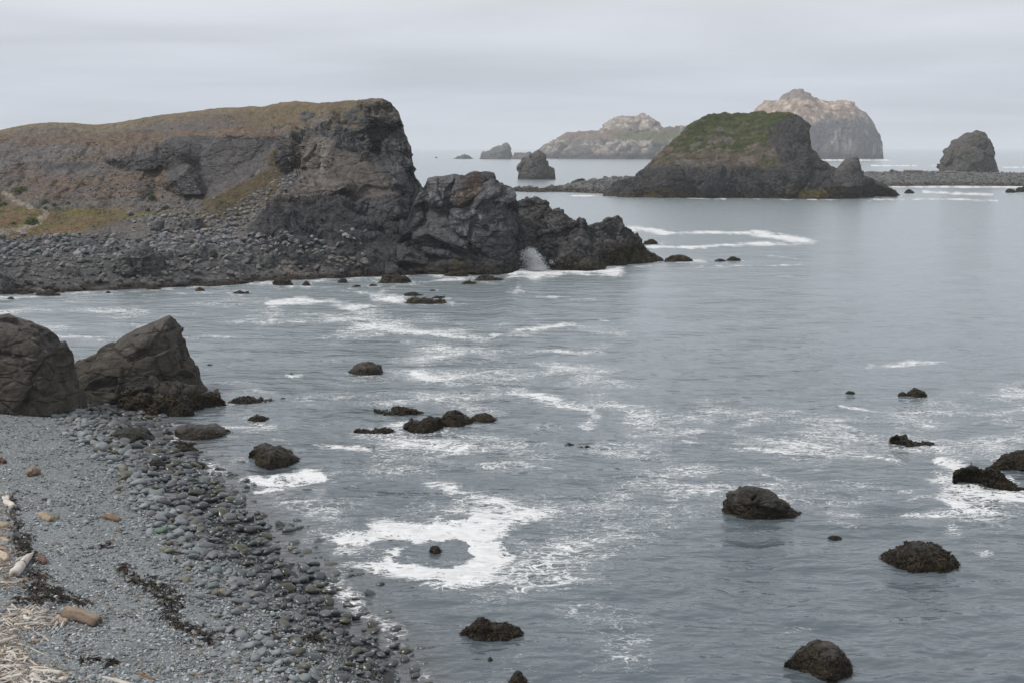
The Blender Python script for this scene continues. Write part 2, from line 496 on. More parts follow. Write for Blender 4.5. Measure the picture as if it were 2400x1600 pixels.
ROCK_BASES = []        # filled by the rock builder: waterline strokes of foam
def build_sea():
    nr, nc = 530, 660
    # rows by distance, columns by bearing: fine near the viewer, coarse towards the horizon
    dep = np.concatenate([np.linspace(0.62, 0.0052, nr - 30), np.geomspace(0.0050, 0.00095, 30)])
    rad = CAM_H / dep
    t = np.linspace(-1, 1, nc)
    ang = 0.385 * t + np.sign(t) * 0.6 * np.clip(np.abs(t) - 0.93, 0, 1) ** 1.0 / 0.07
    X, Y = rad[:, None] * np.tan(np.clip(ang, -1.15, 1.15))[None, :], np.broadcast_to(rad[:, None], (nr, nc))
    P = np.stack([X, Y, np.zeros_like(X)], -1).reshape(-1, 3)
    sp = np.gradient(rad)[:, None] * np.ones((1, nc))
    sp = np.maximum(sp, (rad * 0.77 / nc)[:, None]).ravel()
    z = np.zeros(len(P))
    th = math.radians(12)
    ux, uy = P[:, 0] * math.cos(th) + P[:, 1] * math.sin(th), -P[:, 0] * math.sin(th) + P[:, 1] * math.cos(th)
    wob = gnoise(np.stack([P[:, 0] / 30, P[:, 1] / 30, P[:, 0] * 0], 1), 5)
    for k, (lam, amp) in enumerate(((14, .15), (7, .12), (3.4, .12), (1.7, .085), (0.85, .046), (0.45, .022))):
        a = 0.35 * (k % 3 - 1)
        q = np.stack([(ux * math.cos(a) + uy * math.sin(a)) / (lam * 2.1), (uy * math.cos(a) - ux * math.sin(a)) / lam + wob, ux * 0 + k], 1)
        nz = gnoise(q, 200 + k)
        z += amp * (.55 - 2 * np.abs(nz)) * sm(0.8, 2.6, lam / sp) * 1.0
    px, py = project(P)
    z *= .35 + .65 * sm(0, 70, seg_dist(px * .8, py, [(x * .8, y) for x, y in BEACH_PX]))
    # a low swell standing up against the tip of the ridge
    dsw = seg_dist(px, py, zoomed([(1230, 1300), (1215, 1400), (1170, 1480), (1130, 1560)], 600 + 200, 200, 2.94))
    z += 0.30 * np.exp(-(dsw / 24) ** 2) * (py > 600) * (py < 760)
    P[:, 2] = z
    # where foam lies on the water
    wx = 13 * fbm(np.stack([P[:, 0] / 2.2, P[:, 1] / 2.2, P[:, 0] * 0], 1), 3, 31)
    wy = 7 * fbm(np.stack([P[:, 0] / 2.2, P[:, 1] / 2.2, P[:, 0] * 0 + 5], 1), 3, 37)
    far = np.clip((py - 430) / 300, 0.05, 1)
    qx, qy = px + wx * far * 2, py + wy * far
    foam = np.zeros(len(P))
    vary = np.clip(.92 + .75 * fbm(np.stack([P[:, 0] / 5, P[:, 1] / 7, P[:, 0] * 0 + 3], 1), 3, 79), .35, 1.12)
    inview = (py > 340) & (py < 1700) & (px > -600) & (px < 3000)
    for pts, w, s in FOAM_STROKES + ROCK_BASES:
        xs, ys = [p[0] for p in pts], [p[1] for p in pts]
        m = np.where(inview & (qx > min(xs) - 6 * w) & (qx < max(xs) + 6 * w) & (qy > min(ys) - 3 * w) & (qy < max(ys) + 3 * w))[0]
        if len(m):
            # strokes are wide along the view and thin across it, as patches on level water look
            d = seg_dist(qx[m] * 0.6, qy[m], [(x * 0.6, y) for x, y in pts]) / w
            s = s * .93 if min(ys) > 600 and w >= 4 else s
            foam[m] = np.maximum(foam[m], s * vary[m] * np.exp(-0.7 * d ** 1.7))
    for pts, soft, s, sign in FOAM_POLYS:
        xs, ys = [p[0] for p in pts], [p[1] for p in pts]
        m = np.where(inview & (px > min(xs) - 60) & (px < max(xs) + 60) & (py > min(ys) - 40) & (py < max(ys) + 40))[0]
        v = s * poly(qx[m], qy[m], pts, soft) * (np.clip(.5 + .5 * vary[m], .6, 1.05) if sign > 0 else 1)
        foam[m] = np.maximum(foam[m], v) if sign > 0 else foam[m] * (1 - v)
    amb = 0.09 + 0.32 * np.exp(-((py - 745) / 60) ** 2) * sm(1500, 700, px) + 0.30 * poly(px, py, [(850, 760), (1500, 740), (1500, 1000), (1250, 1050), (560, 1060), (480, 940)], 90) \
        + 0.33 * poly(px, py, [(1500, 930), (2500, 860), (2500, 1330), (1900, 1290), (1450, 1150), (1400, 1000)], 90) + 0.28 * poly(px, py, [(500, 1060), (1300, 1040), (1650, 1200), (1550, 1600), (900, 1650)], 90)
    patch = 0.55 + 0.9 * np.clip(0.5 + fbm(np.stack([P[:, 0] / 9, P[:, 1] / 9, P[:, 0] * 0], 1), 3, 77), 0, 1)
    foam = np.maximum(foam, amb * patch * np.clip(1.0 - 0 * py, 0, 1) * (py > 480))
    # shallow brown-grey water along the near beach
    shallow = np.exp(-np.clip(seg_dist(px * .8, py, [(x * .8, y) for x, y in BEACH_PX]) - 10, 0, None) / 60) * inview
    offshore = sm(1150, 560, py)                               # grows seaward; drives roughness, ripple strength and the painted sky paleness
    c = np.stack([foam, shallow, offshore], 1)
    m, n, l, b = new_mat('sea_water')
    at = n.new('ShaderNodeAttribute')
    at.attribute_name = 'Col'
    sep = n.new('ShaderNodeSeparateColor')
    l.new(at.outputs['Color'], sep.inputs[0])
    tc = n.new('ShaderNodeTexCoord')
    def noise(sc, det=3, dist=0.0, rough=0.55, stretch=None):
        t = n.new('ShaderNodeTexNoise')
        t.inputs['Scale'].default_value = sc
        t.inputs['Detail'].default_value = det
        t.inputs['Distortion'].default_value = dist
        t.inputs['Roughness'].default_value = rough
        src = tc.outputs['Object']
        if stretch:
            mp = n.new('ShaderNodeMapping')
            mp.inputs['Scale'].default_value = stretch
            mp.inputs['Rotation'].default_value = (0, 0, 0.2)
            l.new(src, mp.inputs['Vector'])
            src = mp.outputs[0]
        l.new(src, t.inputs['Vector'])
        return t.outputs['Fac']
    def mth(op, a, b_=None, c_=None):
        q = n.new('ShaderNodeMath')
        q.operation = op
        for i, v in enumerate((a, b_, c_)):
            if v is None:
                continue
            if isinstance(v, (int, float)):
                q.inputs[i].default_value = v
            else:
                l.new(v, q.inputs[i])
        return q.outputs[0]
    def ridge(x, k):
        return mth('SUBTRACT', 1.0, mth('MULTIPLY', mth('ABSOLUTE', mth('SUBTRACT', x, 0.5)), k))
    lace = mth('MAXIMUM', ridge(noise(0.55, 4, 1.2, 0.6, (0.55, 1, 1)), 12.0), ridge(noise(1.5, 4, 0.9, 0.6, (0.6, 1, 1)), 11.0))
    lace = mth('MAXIMUM', lace, mth('SUBTRACT', ridge(noise(3.6, 3, 0.7, 0.6, (0.7, 1, 1)), 11.0), 0.15))
    lace = mth('MAXIMUM', lace, 0.0)
    speck = noise(4.5, 3, 0.3, 0.65)
    broad = noise(0.22, 3, 0.6, 0.5)
    tex = mth('ADD', mth('MULTIPLY', lace, 0.60), mth('ADD', mth('MULTIPLY', speck, 0.30), mth('MULTIPLY', broad, 0.5)))
    val = mth('ADD', mth('MULTIPLY', sep.outputs[0], 1.2), mth('MULTIPLY', mth('SUBTRACT', tex, 0.665), 1.2))
    mr = n.new('ShaderNodeMapRange')
    mr.interpolation_type = 'SMOOTHSTEP'
    mr.inputs['From Min'].default_value, mr.inputs['From Max'].default_value = 0.76, 1.06
    l.new(val, mr.inputs['Value'])
    foam_fac = mr.outputs[0]
    # water body
    deep = n.new('ShaderNodeMix')
    deep.data_type = 'RGBA'
    deep.inputs['A'].default_value = (0.084, 0.105, 0.116, 1)
    deep.inputs['B'].default_value = (0.068, 0.070, 0.072, 1)
    l.new(sep.outputs[1], deep.inputs['Factor'])
    l.new(mth('MULTIPLY_ADD', sep.outputs[2], 0.12, 0.06), b.inputs['Roughness'])
    chop = mth('ADD', 1.0, mth('MULTIPLY', sep.outputs[2], 0.3))
    b.inputs['IOR'].default_value = 1.40
    sky_tint = n.new('ShaderNodeMix')                            # milkier out in the bay: reflected sky brightness put into the water's colour
    sky_tint.data_type = 'RGBA'
    sky_tint.inputs['B'].default_value = (0.213, 0.252, 0.268, 1)
    l.new(deep.outputs['Result'], sky_tint.inputs['A'])
    l.new(sep.outputs[2], sky_tint.inputs['Factor'])
    l.new(sky_tint.outputs['Result'], b.inputs['Base Color'])
    prev = None
    for sc, st, dist in ((0.20, 0.7, 0.55), (0.55, 0.8, 0.32), (1.5, 0.8, 0.14), (4.0, 0.7, 0.05), (10.0, 0.5, 0.016)):
        bp = n.new('ShaderNodeBump')
        l.new(mth('MULTIPLY', chop, st), bp.inputs['Strength'])
        bp.inputs['Distance'].default_value = dist
        l.new(noise(sc, 3, 0.2, 0.5, (0.5, 1, 1)), bp.inputs['Height'])
        if prev:
            l.new(prev, bp.inputs['Normal'])
        prev = bp.outputs[0]
    l.new(prev, b.inputs['Normal'])
    fb = n.new('ShaderNodeBsdfDiffuse')
    fr = n.new('ShaderNodeMapRange')
    fr.inputs['From Min'].default_value, fr.inputs['From Max'].default_value = 0.3, 0.75
    fr.inputs['To Min'].default_value, fr.inputs['To Max'].default_value = 0.52, 0.78
    l.new(noise(2.2, 5, 0.5, 0.7, (0.6, 1, 1)), fr.inputs['Value'])
    l.new(fr.outputs[0], fb.inputs['Color'])
    l.new(prev, fb.inputs['Normal'])
    ms = n.new('ShaderNodeMixShader')
    l.new(foam_fac, ms.inputs[0])
    l.new(b.outputs[0], ms.inputs[1])
    l.new(fb.outputs[0], ms.inputs[2])
    l.new(ms.outputs[0], n['Material Output'].inputs['Surface'])
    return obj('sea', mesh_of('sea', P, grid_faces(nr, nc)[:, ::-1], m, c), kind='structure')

# ------------------------------------------------------------------ reliefs and lofted rocks
def tps(ctrl):
    """Thin plate surface through (px, py, 1/Y): flat ground and flat rock faces stay flat."""
    c = np.array(ctrl, float)
    x, w = c[:, :2] / 500, 1.0 / c[:, 2]
    k = len(c)
    r2 = ((x[:, None] - x[None]) ** 2).sum(-1)
    K = 0.5 * r2 * np.log(r2 + 1e-12) + 2e-4 * np.eye(k)
    Pm = np.c_[np.ones(k), x]
    A = np.block([[K, Pm], [Pm.T, np.zeros((3, 3))]])
    s = np.linalg.solve(A, np.r_[w, 0, 0, 0])
    def f(px, py):
        q = np.stack([np.ravel(px), np.ravel(py)], 1) / 500
        out = s[k] + q @ s[k + 1:]
        for j in range(k):
            d = ((q - x[j]) ** 2).sum(1)
            out = out + s[j] * 0.5 * d * np.log(d + 1e-12)
        return (1.0 / out).reshape(np.shape(px))
    return f
def lerp(pts, x):
    p = np.array(pts, float)
    return np.interp(x, p[:, 0], p[:, 1])
def relief(cols, top, bot, yfun, rows, back, foot=1.2):
    """Grid (columns, rows): foot under the water, front from the waterline to the skyline, then the far side falling away."""
    cols = np.asarray(cols, float)
    t = np.linspace(0, 1, rows)
    PX = np.repeat(cols[:, None], rows, 1)
    PY = lerp(bot, cols)[:, None] + (lerp(top, cols) - lerp(bot, cols))[:, None] * t[None, :]
    G = at_y(PX, PY, yfun(PX, PY))
    f0 = G[:, :1].copy()
    f0[..., 2] -= foot
    bk = []
    for dy, dz in back:
        b = G[:, -1:].copy()
        b[..., 0] *= (b[..., 1] + dy) / b[..., 1]
        b[..., 1] += dy
        b[..., 2] += dz * np.clip((b[..., 2] + 2) / 10, 0.05, 1)
        bk.append(b)
    G = np.concatenate([f0, G] + bk, 1)
    pad = len(back)
    PX = np.concatenate([PX[:, :1], PX] + [PX[:, -1:]] * pad, 1)
    PY = np.concatenate([PY[:, :1], PY] + [PY[:, -1:]] * pad, 1)
    return G, PX, PY

def with_slabs(yfun, slabs, edge=.16, recess=0.0, recess_py=620):
    """Hard-edged rock slabs standing out of a relief: each is an outline with its own plane (distance, turn, lean) and tone."""
    def place(px, py):
        sh = px.shape
        x, y = px.ravel(), py.ravel()
        Y = yfun(px, py).ravel() + recess * sm(recess_py, recess_py - 25, y)
        n = np.stack([x / 9, y / 9, 0 * x], 1)
        wx, wy = x + 2.2 * fbm(n, 3, 881), y + 1.6 * fbm(n, 3, 883)
        for pts, Y0, ax, ay, tone in slabs:
            xs, ys = [p[0] for p in pts], [p[1] for p in pts]
            cx, cy_ = np.mean(xs), np.mean(ys)
            m = np.where((x > min(xs) - 30) & (x < max(xs) + 30) & (y > min(ys) - 30) & (y < max(ys) + 30))[0]
            if not len(m):
                continue
            d = seg_dist(wx[m], wy[m], pts + pts[:1])
            out = np.where(inside(wx[m], wy[m], pts), 0, d)
            Yp = Y0 + ax * (x[m] - cx) + ay * (cy_ - y[m]) + edge * out + .0004 * out ** 3
            Y[m] = np.minimum(Y[m], Yp)
        return Y.reshape(sh)
    return place
def slab_tones(px, py, slabs):
    t = np.ones(len(px))
    for pts, Y0, ax, ay, tone in slabs:
        t = t * (1 + (tone - 1) * poly(px, py, pts, 1.5))
    return t[:, None]
def zs(lst, ox, oy, s):
    return [(zoomed(p, ox, oy, s), y0, ax, ay, tn) for p, y0, ax, ay, tn in lst]
STRIP = []
def loft_grid(top, base, D, n_u, n_v, e=(0.75, 0.8), zb=-0.6, base_z=0.0, ridge=0.5, taper=0.6):
    xs = [p[0] for p in top]
    # columns denser where the outline is steep
    pts = np.array(top, float)
    L = np.r_[0, np.cumsum(np.hypot(np.diff(pts[:, 0]), np.diff(pts[:, 1])))]
    s = np.linspace(0, L[-1], n_u)
    px, py = np.interp(s, L, pts[:, 0]), np.interp(s, L, pts[:, 1])
    by = lerp(base, px) if isinstance(base, list) else np.full(n_u, float(base))
    lat = np.clip((px - px[0]) / (px[-1] - px[0]) * 2 - 1, -1, 1)
    g = np.clip(1 - np.abs(lat) ** 2.2, 0, 1) ** taper
    bymid = float(np.mean(by))
    Yf0 = np.array([y_at(b, base_z) for b in by])
    Yc = y_at(bymid, base_z) + D * ridge
    Yf = np.minimum(Yf0 + (1 - g) * D * ridge, Yc)
    Yf = Yc - (Yc - Yf0) * np.maximum(g, 0.02)
    Yr = Yc + 0 * g
    Yb = Yc + D * (1 - ridge) * np.maximum(g, 0.02)
    tp = at_y(px, py, Yr)
    zt = np.maximum(tp[:, 2], zb + 0.02)
    n_f = int(n_v * .7)
    th = np.r_[np.linspace(0, math.pi / 2, n_f), np.linspace(math.pi / 2, math.pi, n_v - n_f + 1)[1:]]
    c, sn = np.cos(th), np.sin(th)
    Yo = np.where(c[None] >= 0, Yr[:, None] - (Yr - Yf)[:, None] * np.abs(c[None]) ** e[0], Yr[:, None] + (Yb - Yr)[:, None] * np.abs(c[None]) ** e[0])
    Z = zb + (zt - zb)[:, None] * np.clip(sn[None], 0, 1) ** e[1]
    X = np.repeat(tp[:, :1], n_v, 1)
    return np.stack([X, Yo, Z], -1)
def displaced(G, amount, lock=None):
    N = grid_normals(G)
    d = amount.reshape(G.shape[:2] + (1,))
    return G + N * d, N

DARK_WEED = np.array([0.0105, 0.008, 0.005])
OLIVE = np.array([0.038, 0.026, 0.008])
def seaweed(parent, V, N, mask, n, size, seed=1, name='seaweed', olive=0.25):
    """Hanging fronds: short bent ribbons rooted on the rock."""
    r = np.random.RandomState(seed)
    idx = np.where(mask)[0]
    if len(idx) < 5:
        return None
    idx = r.choice(idx, n)
    size = size * .72
    p, nn = V[idx] + r.normal(0, size * 0.4, (n, 3)) * [1, 1, .15], N[idx]
    dn = np.tile([0, 0, -1.0], (n, 1)) + r.normal(0, 0.75, (n, 3))
    dn -= nn * (dn * nn).sum(1, keepdims=True) * 0.75
    dn /= np.linalg.norm(dn, axis=1, keepdims=True) + 1e-9
    sd = np.cross(dn, nn)
    sd /= np.linalg.norm(sd, axis=1, keepdims=True) + 1e-9
    Ln = size * r.uniform(0.6, 1.8, (n, 1))
    W = size * r.uniform(0.18, 0.4, (n, 1))
    lift = nn * size * r.uniform(0.02, 0.22, (n, 1))
    rows = [p, p + dn * Ln * 0.5 + lift, p + dn * Ln + lift * 0.5 - [0, 0, 0.15 * size]]
    V2 = np.stack([rows[0] - sd * W * .6, rows[0] + sd * W * .6, rows[1] - sd * W, rows[1] + sd * W, rows[2] - sd * W * .3, rows[2] + sd * W * .3], 1).reshape(-1, 3)
    o6 = (np.arange(n) * 6)[:, None]
    F = np.concatenate([o6 + [[0, 1, 3, 2]], o6 + [[2, 3, 5, 4]]])
    c = np.where(r.rand(n, 1) < olive, OLIVE, DARK_WEED) * r.uniform(0.5, 1.7, (n, 1))
    me = mesh_of(name, V2, F, M_WEED, np.repeat(c, 6, 0))
    return obj(name, me, kind='stuff', parent=parent)

def rock(name, label, cat, top, base, D, group=None, res=1.0, col=(0.030, 0.028, 0.025), rough_amp=0.07, size=None, e=(0.75, 0.8), seed=1, tilt=(15, 20, 30), flat=1.0,
         weed=0.0, weed_n=0, weed_size=0.16, wet=0.35, mat=None, foam=0.45, base_z=0.0, zb=-0.6, ridge=0.5, colfun=None, kind=None, parent=None, taper=0.6, olive=0.25, octs=3, tint=None, gain=.42, tide=True):
    xs, ys = [p[0] for p in top], [p[1] for p in top]
    bmean = float(np.mean([b[1] for b in base])) if isinstance(base, list) else base
    w_px, h_px = max(xs) - min(xs), bmean - min(ys)
    nu, nv = int(np.clip((w_px * 0.36 + h_px * 0.30) * res, 14, 220)), int(np.clip((h_px * 0.80 + w_px * 0.13) * res, 12, 140))
    G = loft_grid(top, base, D, nu, nv, e, zb, base_z, ridge, taper)
    width = G[-1, 0, 0] - G[0, 0, 0]
    size = size or width * 0.22
    P = G.reshape(-1, 3)
    d = broken(P, size, seed * 13, tilt, flat, octs, gain=gain)
    fade = np.clip(np.minimum(np.arange(nu), np.arange(nu)[::-1]) / (nu * 0.12), 0.15, 1)
    d = d * np.repeat(fade, nv) * width * rough_amp
    G2, N = displaced(G, d)
    N = grid_normals(G2).reshape(-1, 3)
    V = G2.reshape(-1, 3)
    hmax = V[:, 2].max()
    base_c = np.tile(np.array(col), (len(V), 1))
    q = V / size
    base_c *= (1 + 0.35 * fbm(q * 1.2, 3, seed + 3))[:, None] * (1 + 0.25 * fbm(q * 6, 3, seed + 4))[:, None]
    if tint is not None:
        base_c = mix(base_c, np.tile(np.array(tint), (len(V), 1)), sm(0.0, 0.35, fbm(q * 1.7, 3, seed + 8)))
    wz = 0.45 + 0.5 * weed + 0.5 * fbm(V / max(0.6, size), 3, seed + 5)
    wm = sm(wz + 0.25, wz - 0.15, V[:, 2] - base_z) * float(tide)
    if weed > 0:
        wlev = hmax * weed * (0.9 + 0.9 * fbm(V / (size * 0.7), 3, seed + 6))
        wm = np.maximum(wm, sm(wlev + 0.12 * hmax, wlev - 0.12 * hmax, V[:, 2]))
    wc = mix(np.tile(DARK_WEED * 1.2, (len(V), 1)), np.tile(OLIVE, (len(V), 1)), sm(-.1, .4, fbm(V / (size * .5), 2, seed + 7)) * olive * 2)
    c = mix(base_c, wc, wm * 0.85)
    if colfun:
        c = colfun(V, N, c)
    rgh = np.where(wm > 0.5, 0.38, wet + 0.3 * np.clip(V[:, 2] / max(1.5, hmax), 0, 1))
    o = obj(name, mesh_of(name, V, grid_faces(nu, nv), mat or M_ROCK, np.c_[np.clip(c, 0.004, 1), rgh]), label=label, cat=cat, group=group, kind=kind, parent=parent)
    if weed_n:
        seaweed(o, V, N, (wm > 0.55) & (V[:, 2] > base_z - 0.05) & (N[:, 1] < 0.6), weed_n, weed_size, seed + 70, olive=olive)
    if foam and base_z < 0.3:
        FOAM = [(min(xs) - 4, bmean - h_px * 0.15), (min(xs) + w_px * .2, bmean + 1), (max(xs) - w_px * .2, bmean + 1), (max(xs) + 6, bmean - h_px * .1)]
        ROCK_BASES.append((FOAM, 3.5 + 0.03 * w_px, foam))
    return o
def bump_outline(x0, x1, yt, yb, peak=0.5, blunt=0.6, seed=0, n=9, rag=0.12):
    r = np.random.RandomState(seed)
    out = []
    for t in np.linspace(0, 1, n):
        s = t / peak if t < peak else (1 - t) / (1 - peak)
        h = max(0.0, s) ** blunt
        h *= 1 + (r.rand() - 0.5) * 2 * rag * (0 < t < 1)
        out.append((x0 + (x1 - x0) * t, yb - (yb - yt) * min(h, 1.1)))
    return out
# ------------------------------------------------------------------ the headland
Z1 = (0, 200, 2.94)
HB = SHORE_FAR
HT = [(-420, 330), (-150, 315), (0, 305), (34, 297), (78, 290), (170, 288), (218, 291), (272, 287), (323, 280), (374, 271), (442, 263), (510, 254), (612, 251), (646, 244), (680, 239), (694, 237), (710, 239), (731, 241), (770, 240), (804, 237), (850, 234), (872, 232), (896, 233), (908, 237), (920, 241), (932, 254), (936, 266), (945, 292), (948, 312), (955, 326), (961, 339), (966, 370), (968, 394), (978, 418), (990, 436), (998, 443), (1012, 452), (1030, 470)]
def yz(px, py, z):
    return (px, py, y_at(py, z))
HC = [yz(-420, 716, 0), yz(0, 697, 0), yz(100, 693, 0), yz(200, 684, 0), yz(300, 680, 0), yz(400, 676, 0), yz(500, 670, 0), yz(600, 664, 0), yz(700, 660, 0), yz(800, 653, 0), yz(900, 648, 0), yz(1000, 644, 0), yz(1030, 645, 0),
      yz(-420, 610, 3), yz(-200, 610, 3), yz(0, 606, 3), yz(200, 604, 3), yz(400, 606, 3), yz(540, 612, 2.6), yz(0, 560, 4.6), yz(200, 560, 4.5), yz(400, 552, 4.6), yz(540, 560, 4.2), (-420, 510, 258), yz(0, 512, 5.4), yz(120, 512, 5.4), yz(250, 520, 5.2), yz(360, 505, 5.7), yz(470, 505, 5.7),
      yz(0, 474, 6.5), yz(150, 480, 6.3), yz(260, 480, 6.3), yz(360, 480, 6.4),
      (-420, 430, 330), (0, 440, 312), (0, 400, 322), (0, 372, 334), (0, 350, 352), (0, 320, 375), (0, 306, 384), (-420, 340, 390),
      (150, 450, 304), (150, 410, 317), (150, 385, 327), (150, 368, 336), (150, 330, 352), (150, 292, 374),
      (250, 440, 307), (255, 405, 318), (265, 380, 325), (270, 355, 336), (330, 430, 309), (330, 400, 316), (330, 372, 320), (335, 358, 328), (330, 320, 346), (323, 284, 370),
      (385, 440, 306), (388, 400, 314), (385, 345, 321), (395, 325, 326),
      (400, 330, 312), (402, 345, 303), (415, 400, 301), (428, 440, 296), (430, 460, 291), (480, 460, 290), (450, 400, 298), (460, 345, 302), (460, 322, 310), (540, 430, 287), (540, 380, 294), (550, 325, 306), (600, 395, 288), (640, 350, 291), (640, 324, 299), (460, 300, 328), (550, 300, 322), (560, 260, 366), (442, 268, 366), (640, 290, 318), (640, 252, 345),
      (500, 500, 252), (500, 470, 272), (560, 470, 262), (600, 420, 276), (640, 380, 282), (660, 350, 285), (575, 510, 240), (610, 470, 250), (640, 440, 256),
      (662, 390, 274), (668, 400, 262), (672, 345, 268), (690, 400, 257), (700, 330, 266), (740, 330, 259), (745, 400, 252), (735, 290, 268), (700, 300, 276), (694, 270, 300), (730, 265, 290), (694, 240, 322), (770, 262, 270), (790, 243, 290),
      (770, 300, 258), (775, 350, 251), (790, 400, 245), (840, 385, 243), (885, 405, 243), (920, 440, 240), (925, 465, 236), (870, 470, 234), (800, 450, 236), (740, 440, 240), (700, 435, 245),
      (810, 300, 258), (830, 350, 256), (860, 370, 256), (890, 380, 256), (850, 290, 258), (870, 330, 258), (905, 350, 256), (900, 300, 257), (850, 255, 264), (890, 250, 258), (880, 236, 272), (925, 262, 256), (940, 300, 255), (955, 350, 254), (945, 400, 252), (972, 420, 252), (950, 440, 248), (1000, 460, 250),
      (640, 470, 237), (700, 468, 230), (740, 462, 228), (680, 485, 223), (640, 500, 226), (620, 530, 219), (660, 540, 216), (620, 560, 214), (700, 500, 221), (700, 540, 216), (760, 480, 226), (760, 520, 219), (700, 580, 210), (620, 590, 207), (820, 500, 222), (820, 550, 213), (800, 600, 206), (900, 500, 225), (900, 560, 212), (900, 610, 204), (960, 500, 228), (960, 560, 214), (980, 610, 206), (1030, 560, 222)]
HY0 = tps(HC)
HSLAB = zs([([(215, 470), (230, 370), (330, 390), (345, 470), (300, 560), (240, 520)], 260, .06, .05, 1.15), ([(335, 560), (360, 430), (420, 300), (500, 260), (540, 380), (500, 480), (440, 640), (370, 590)], 255, -.02, .06, 1.1),
            ([(505, 500), (545, 410), (720, 500), (870, 580), (950, 600), (985, 740), (860, 760), (640, 700), (520, 640)], 241.5, -.02, .075, 1.05), ([(160, 800), (220, 700), (480, 640), (620, 700), (500, 745), (280, 785)], 230, -.03, .16, 1.1),
            ([(885, 400), (960, 280), (1015, 300), (1062, 420), (1075, 560), (1000, 580), (900, 540)], 252.5, .03, .05, 1.0), ([(790, 130), (870, 100), (965, 140), (990, 260), (900, 265), (820, 230)], 254.5, .02, .06, 1.1),
            ([(600, 840), (960, 785), (985, 900), (840, 965), (700, 930)], 222, -.02, .08, 1.2), ([(700, 950), (850, 975), (840, 1090), (740, 1080)], 213.5, .03, .04, 1.25), ([(440, 860), (580, 840), (690, 960), (640, 1060), (500, 1010)], 216, -.05, .05, .85),
            ([(150, 990), (300, 960), (430, 1040), (400, 1110), (200, 1100)], 211, .02, .06, 1.1), ([(985, 620), (1060, 570), (1110, 650), (1150, 720), (1060, 740), (1000, 720)], 252, .0, .04, .9), ([(690, 300), (760, 290), (790, 420), (750, 520), (690, 440)], 256.5, -.05, .03, .85)], *Z2) + \
        zs([([(1310, 545), (1560, 350), (1900, 350), (1930, 420), (1700, 600), (1400, 745), (1340, 640)], 296, -.03, .055, 1.0), ([(1215, 660), (1290, 590), (1340, 650), (1390, 750), (1270, 755)], 290, .02, .04, 1.1), ([(780, 500), (900, 480), (920, 560), (860, 590)], 318, 0, .08, .9), ([(920, 520), (1060, 480), (1150, 520), (1060, 580), (930, 580)], 316, .0, .06, .85)], *Z1)
HY = with_slabs(HY0, HSLAB, .2)

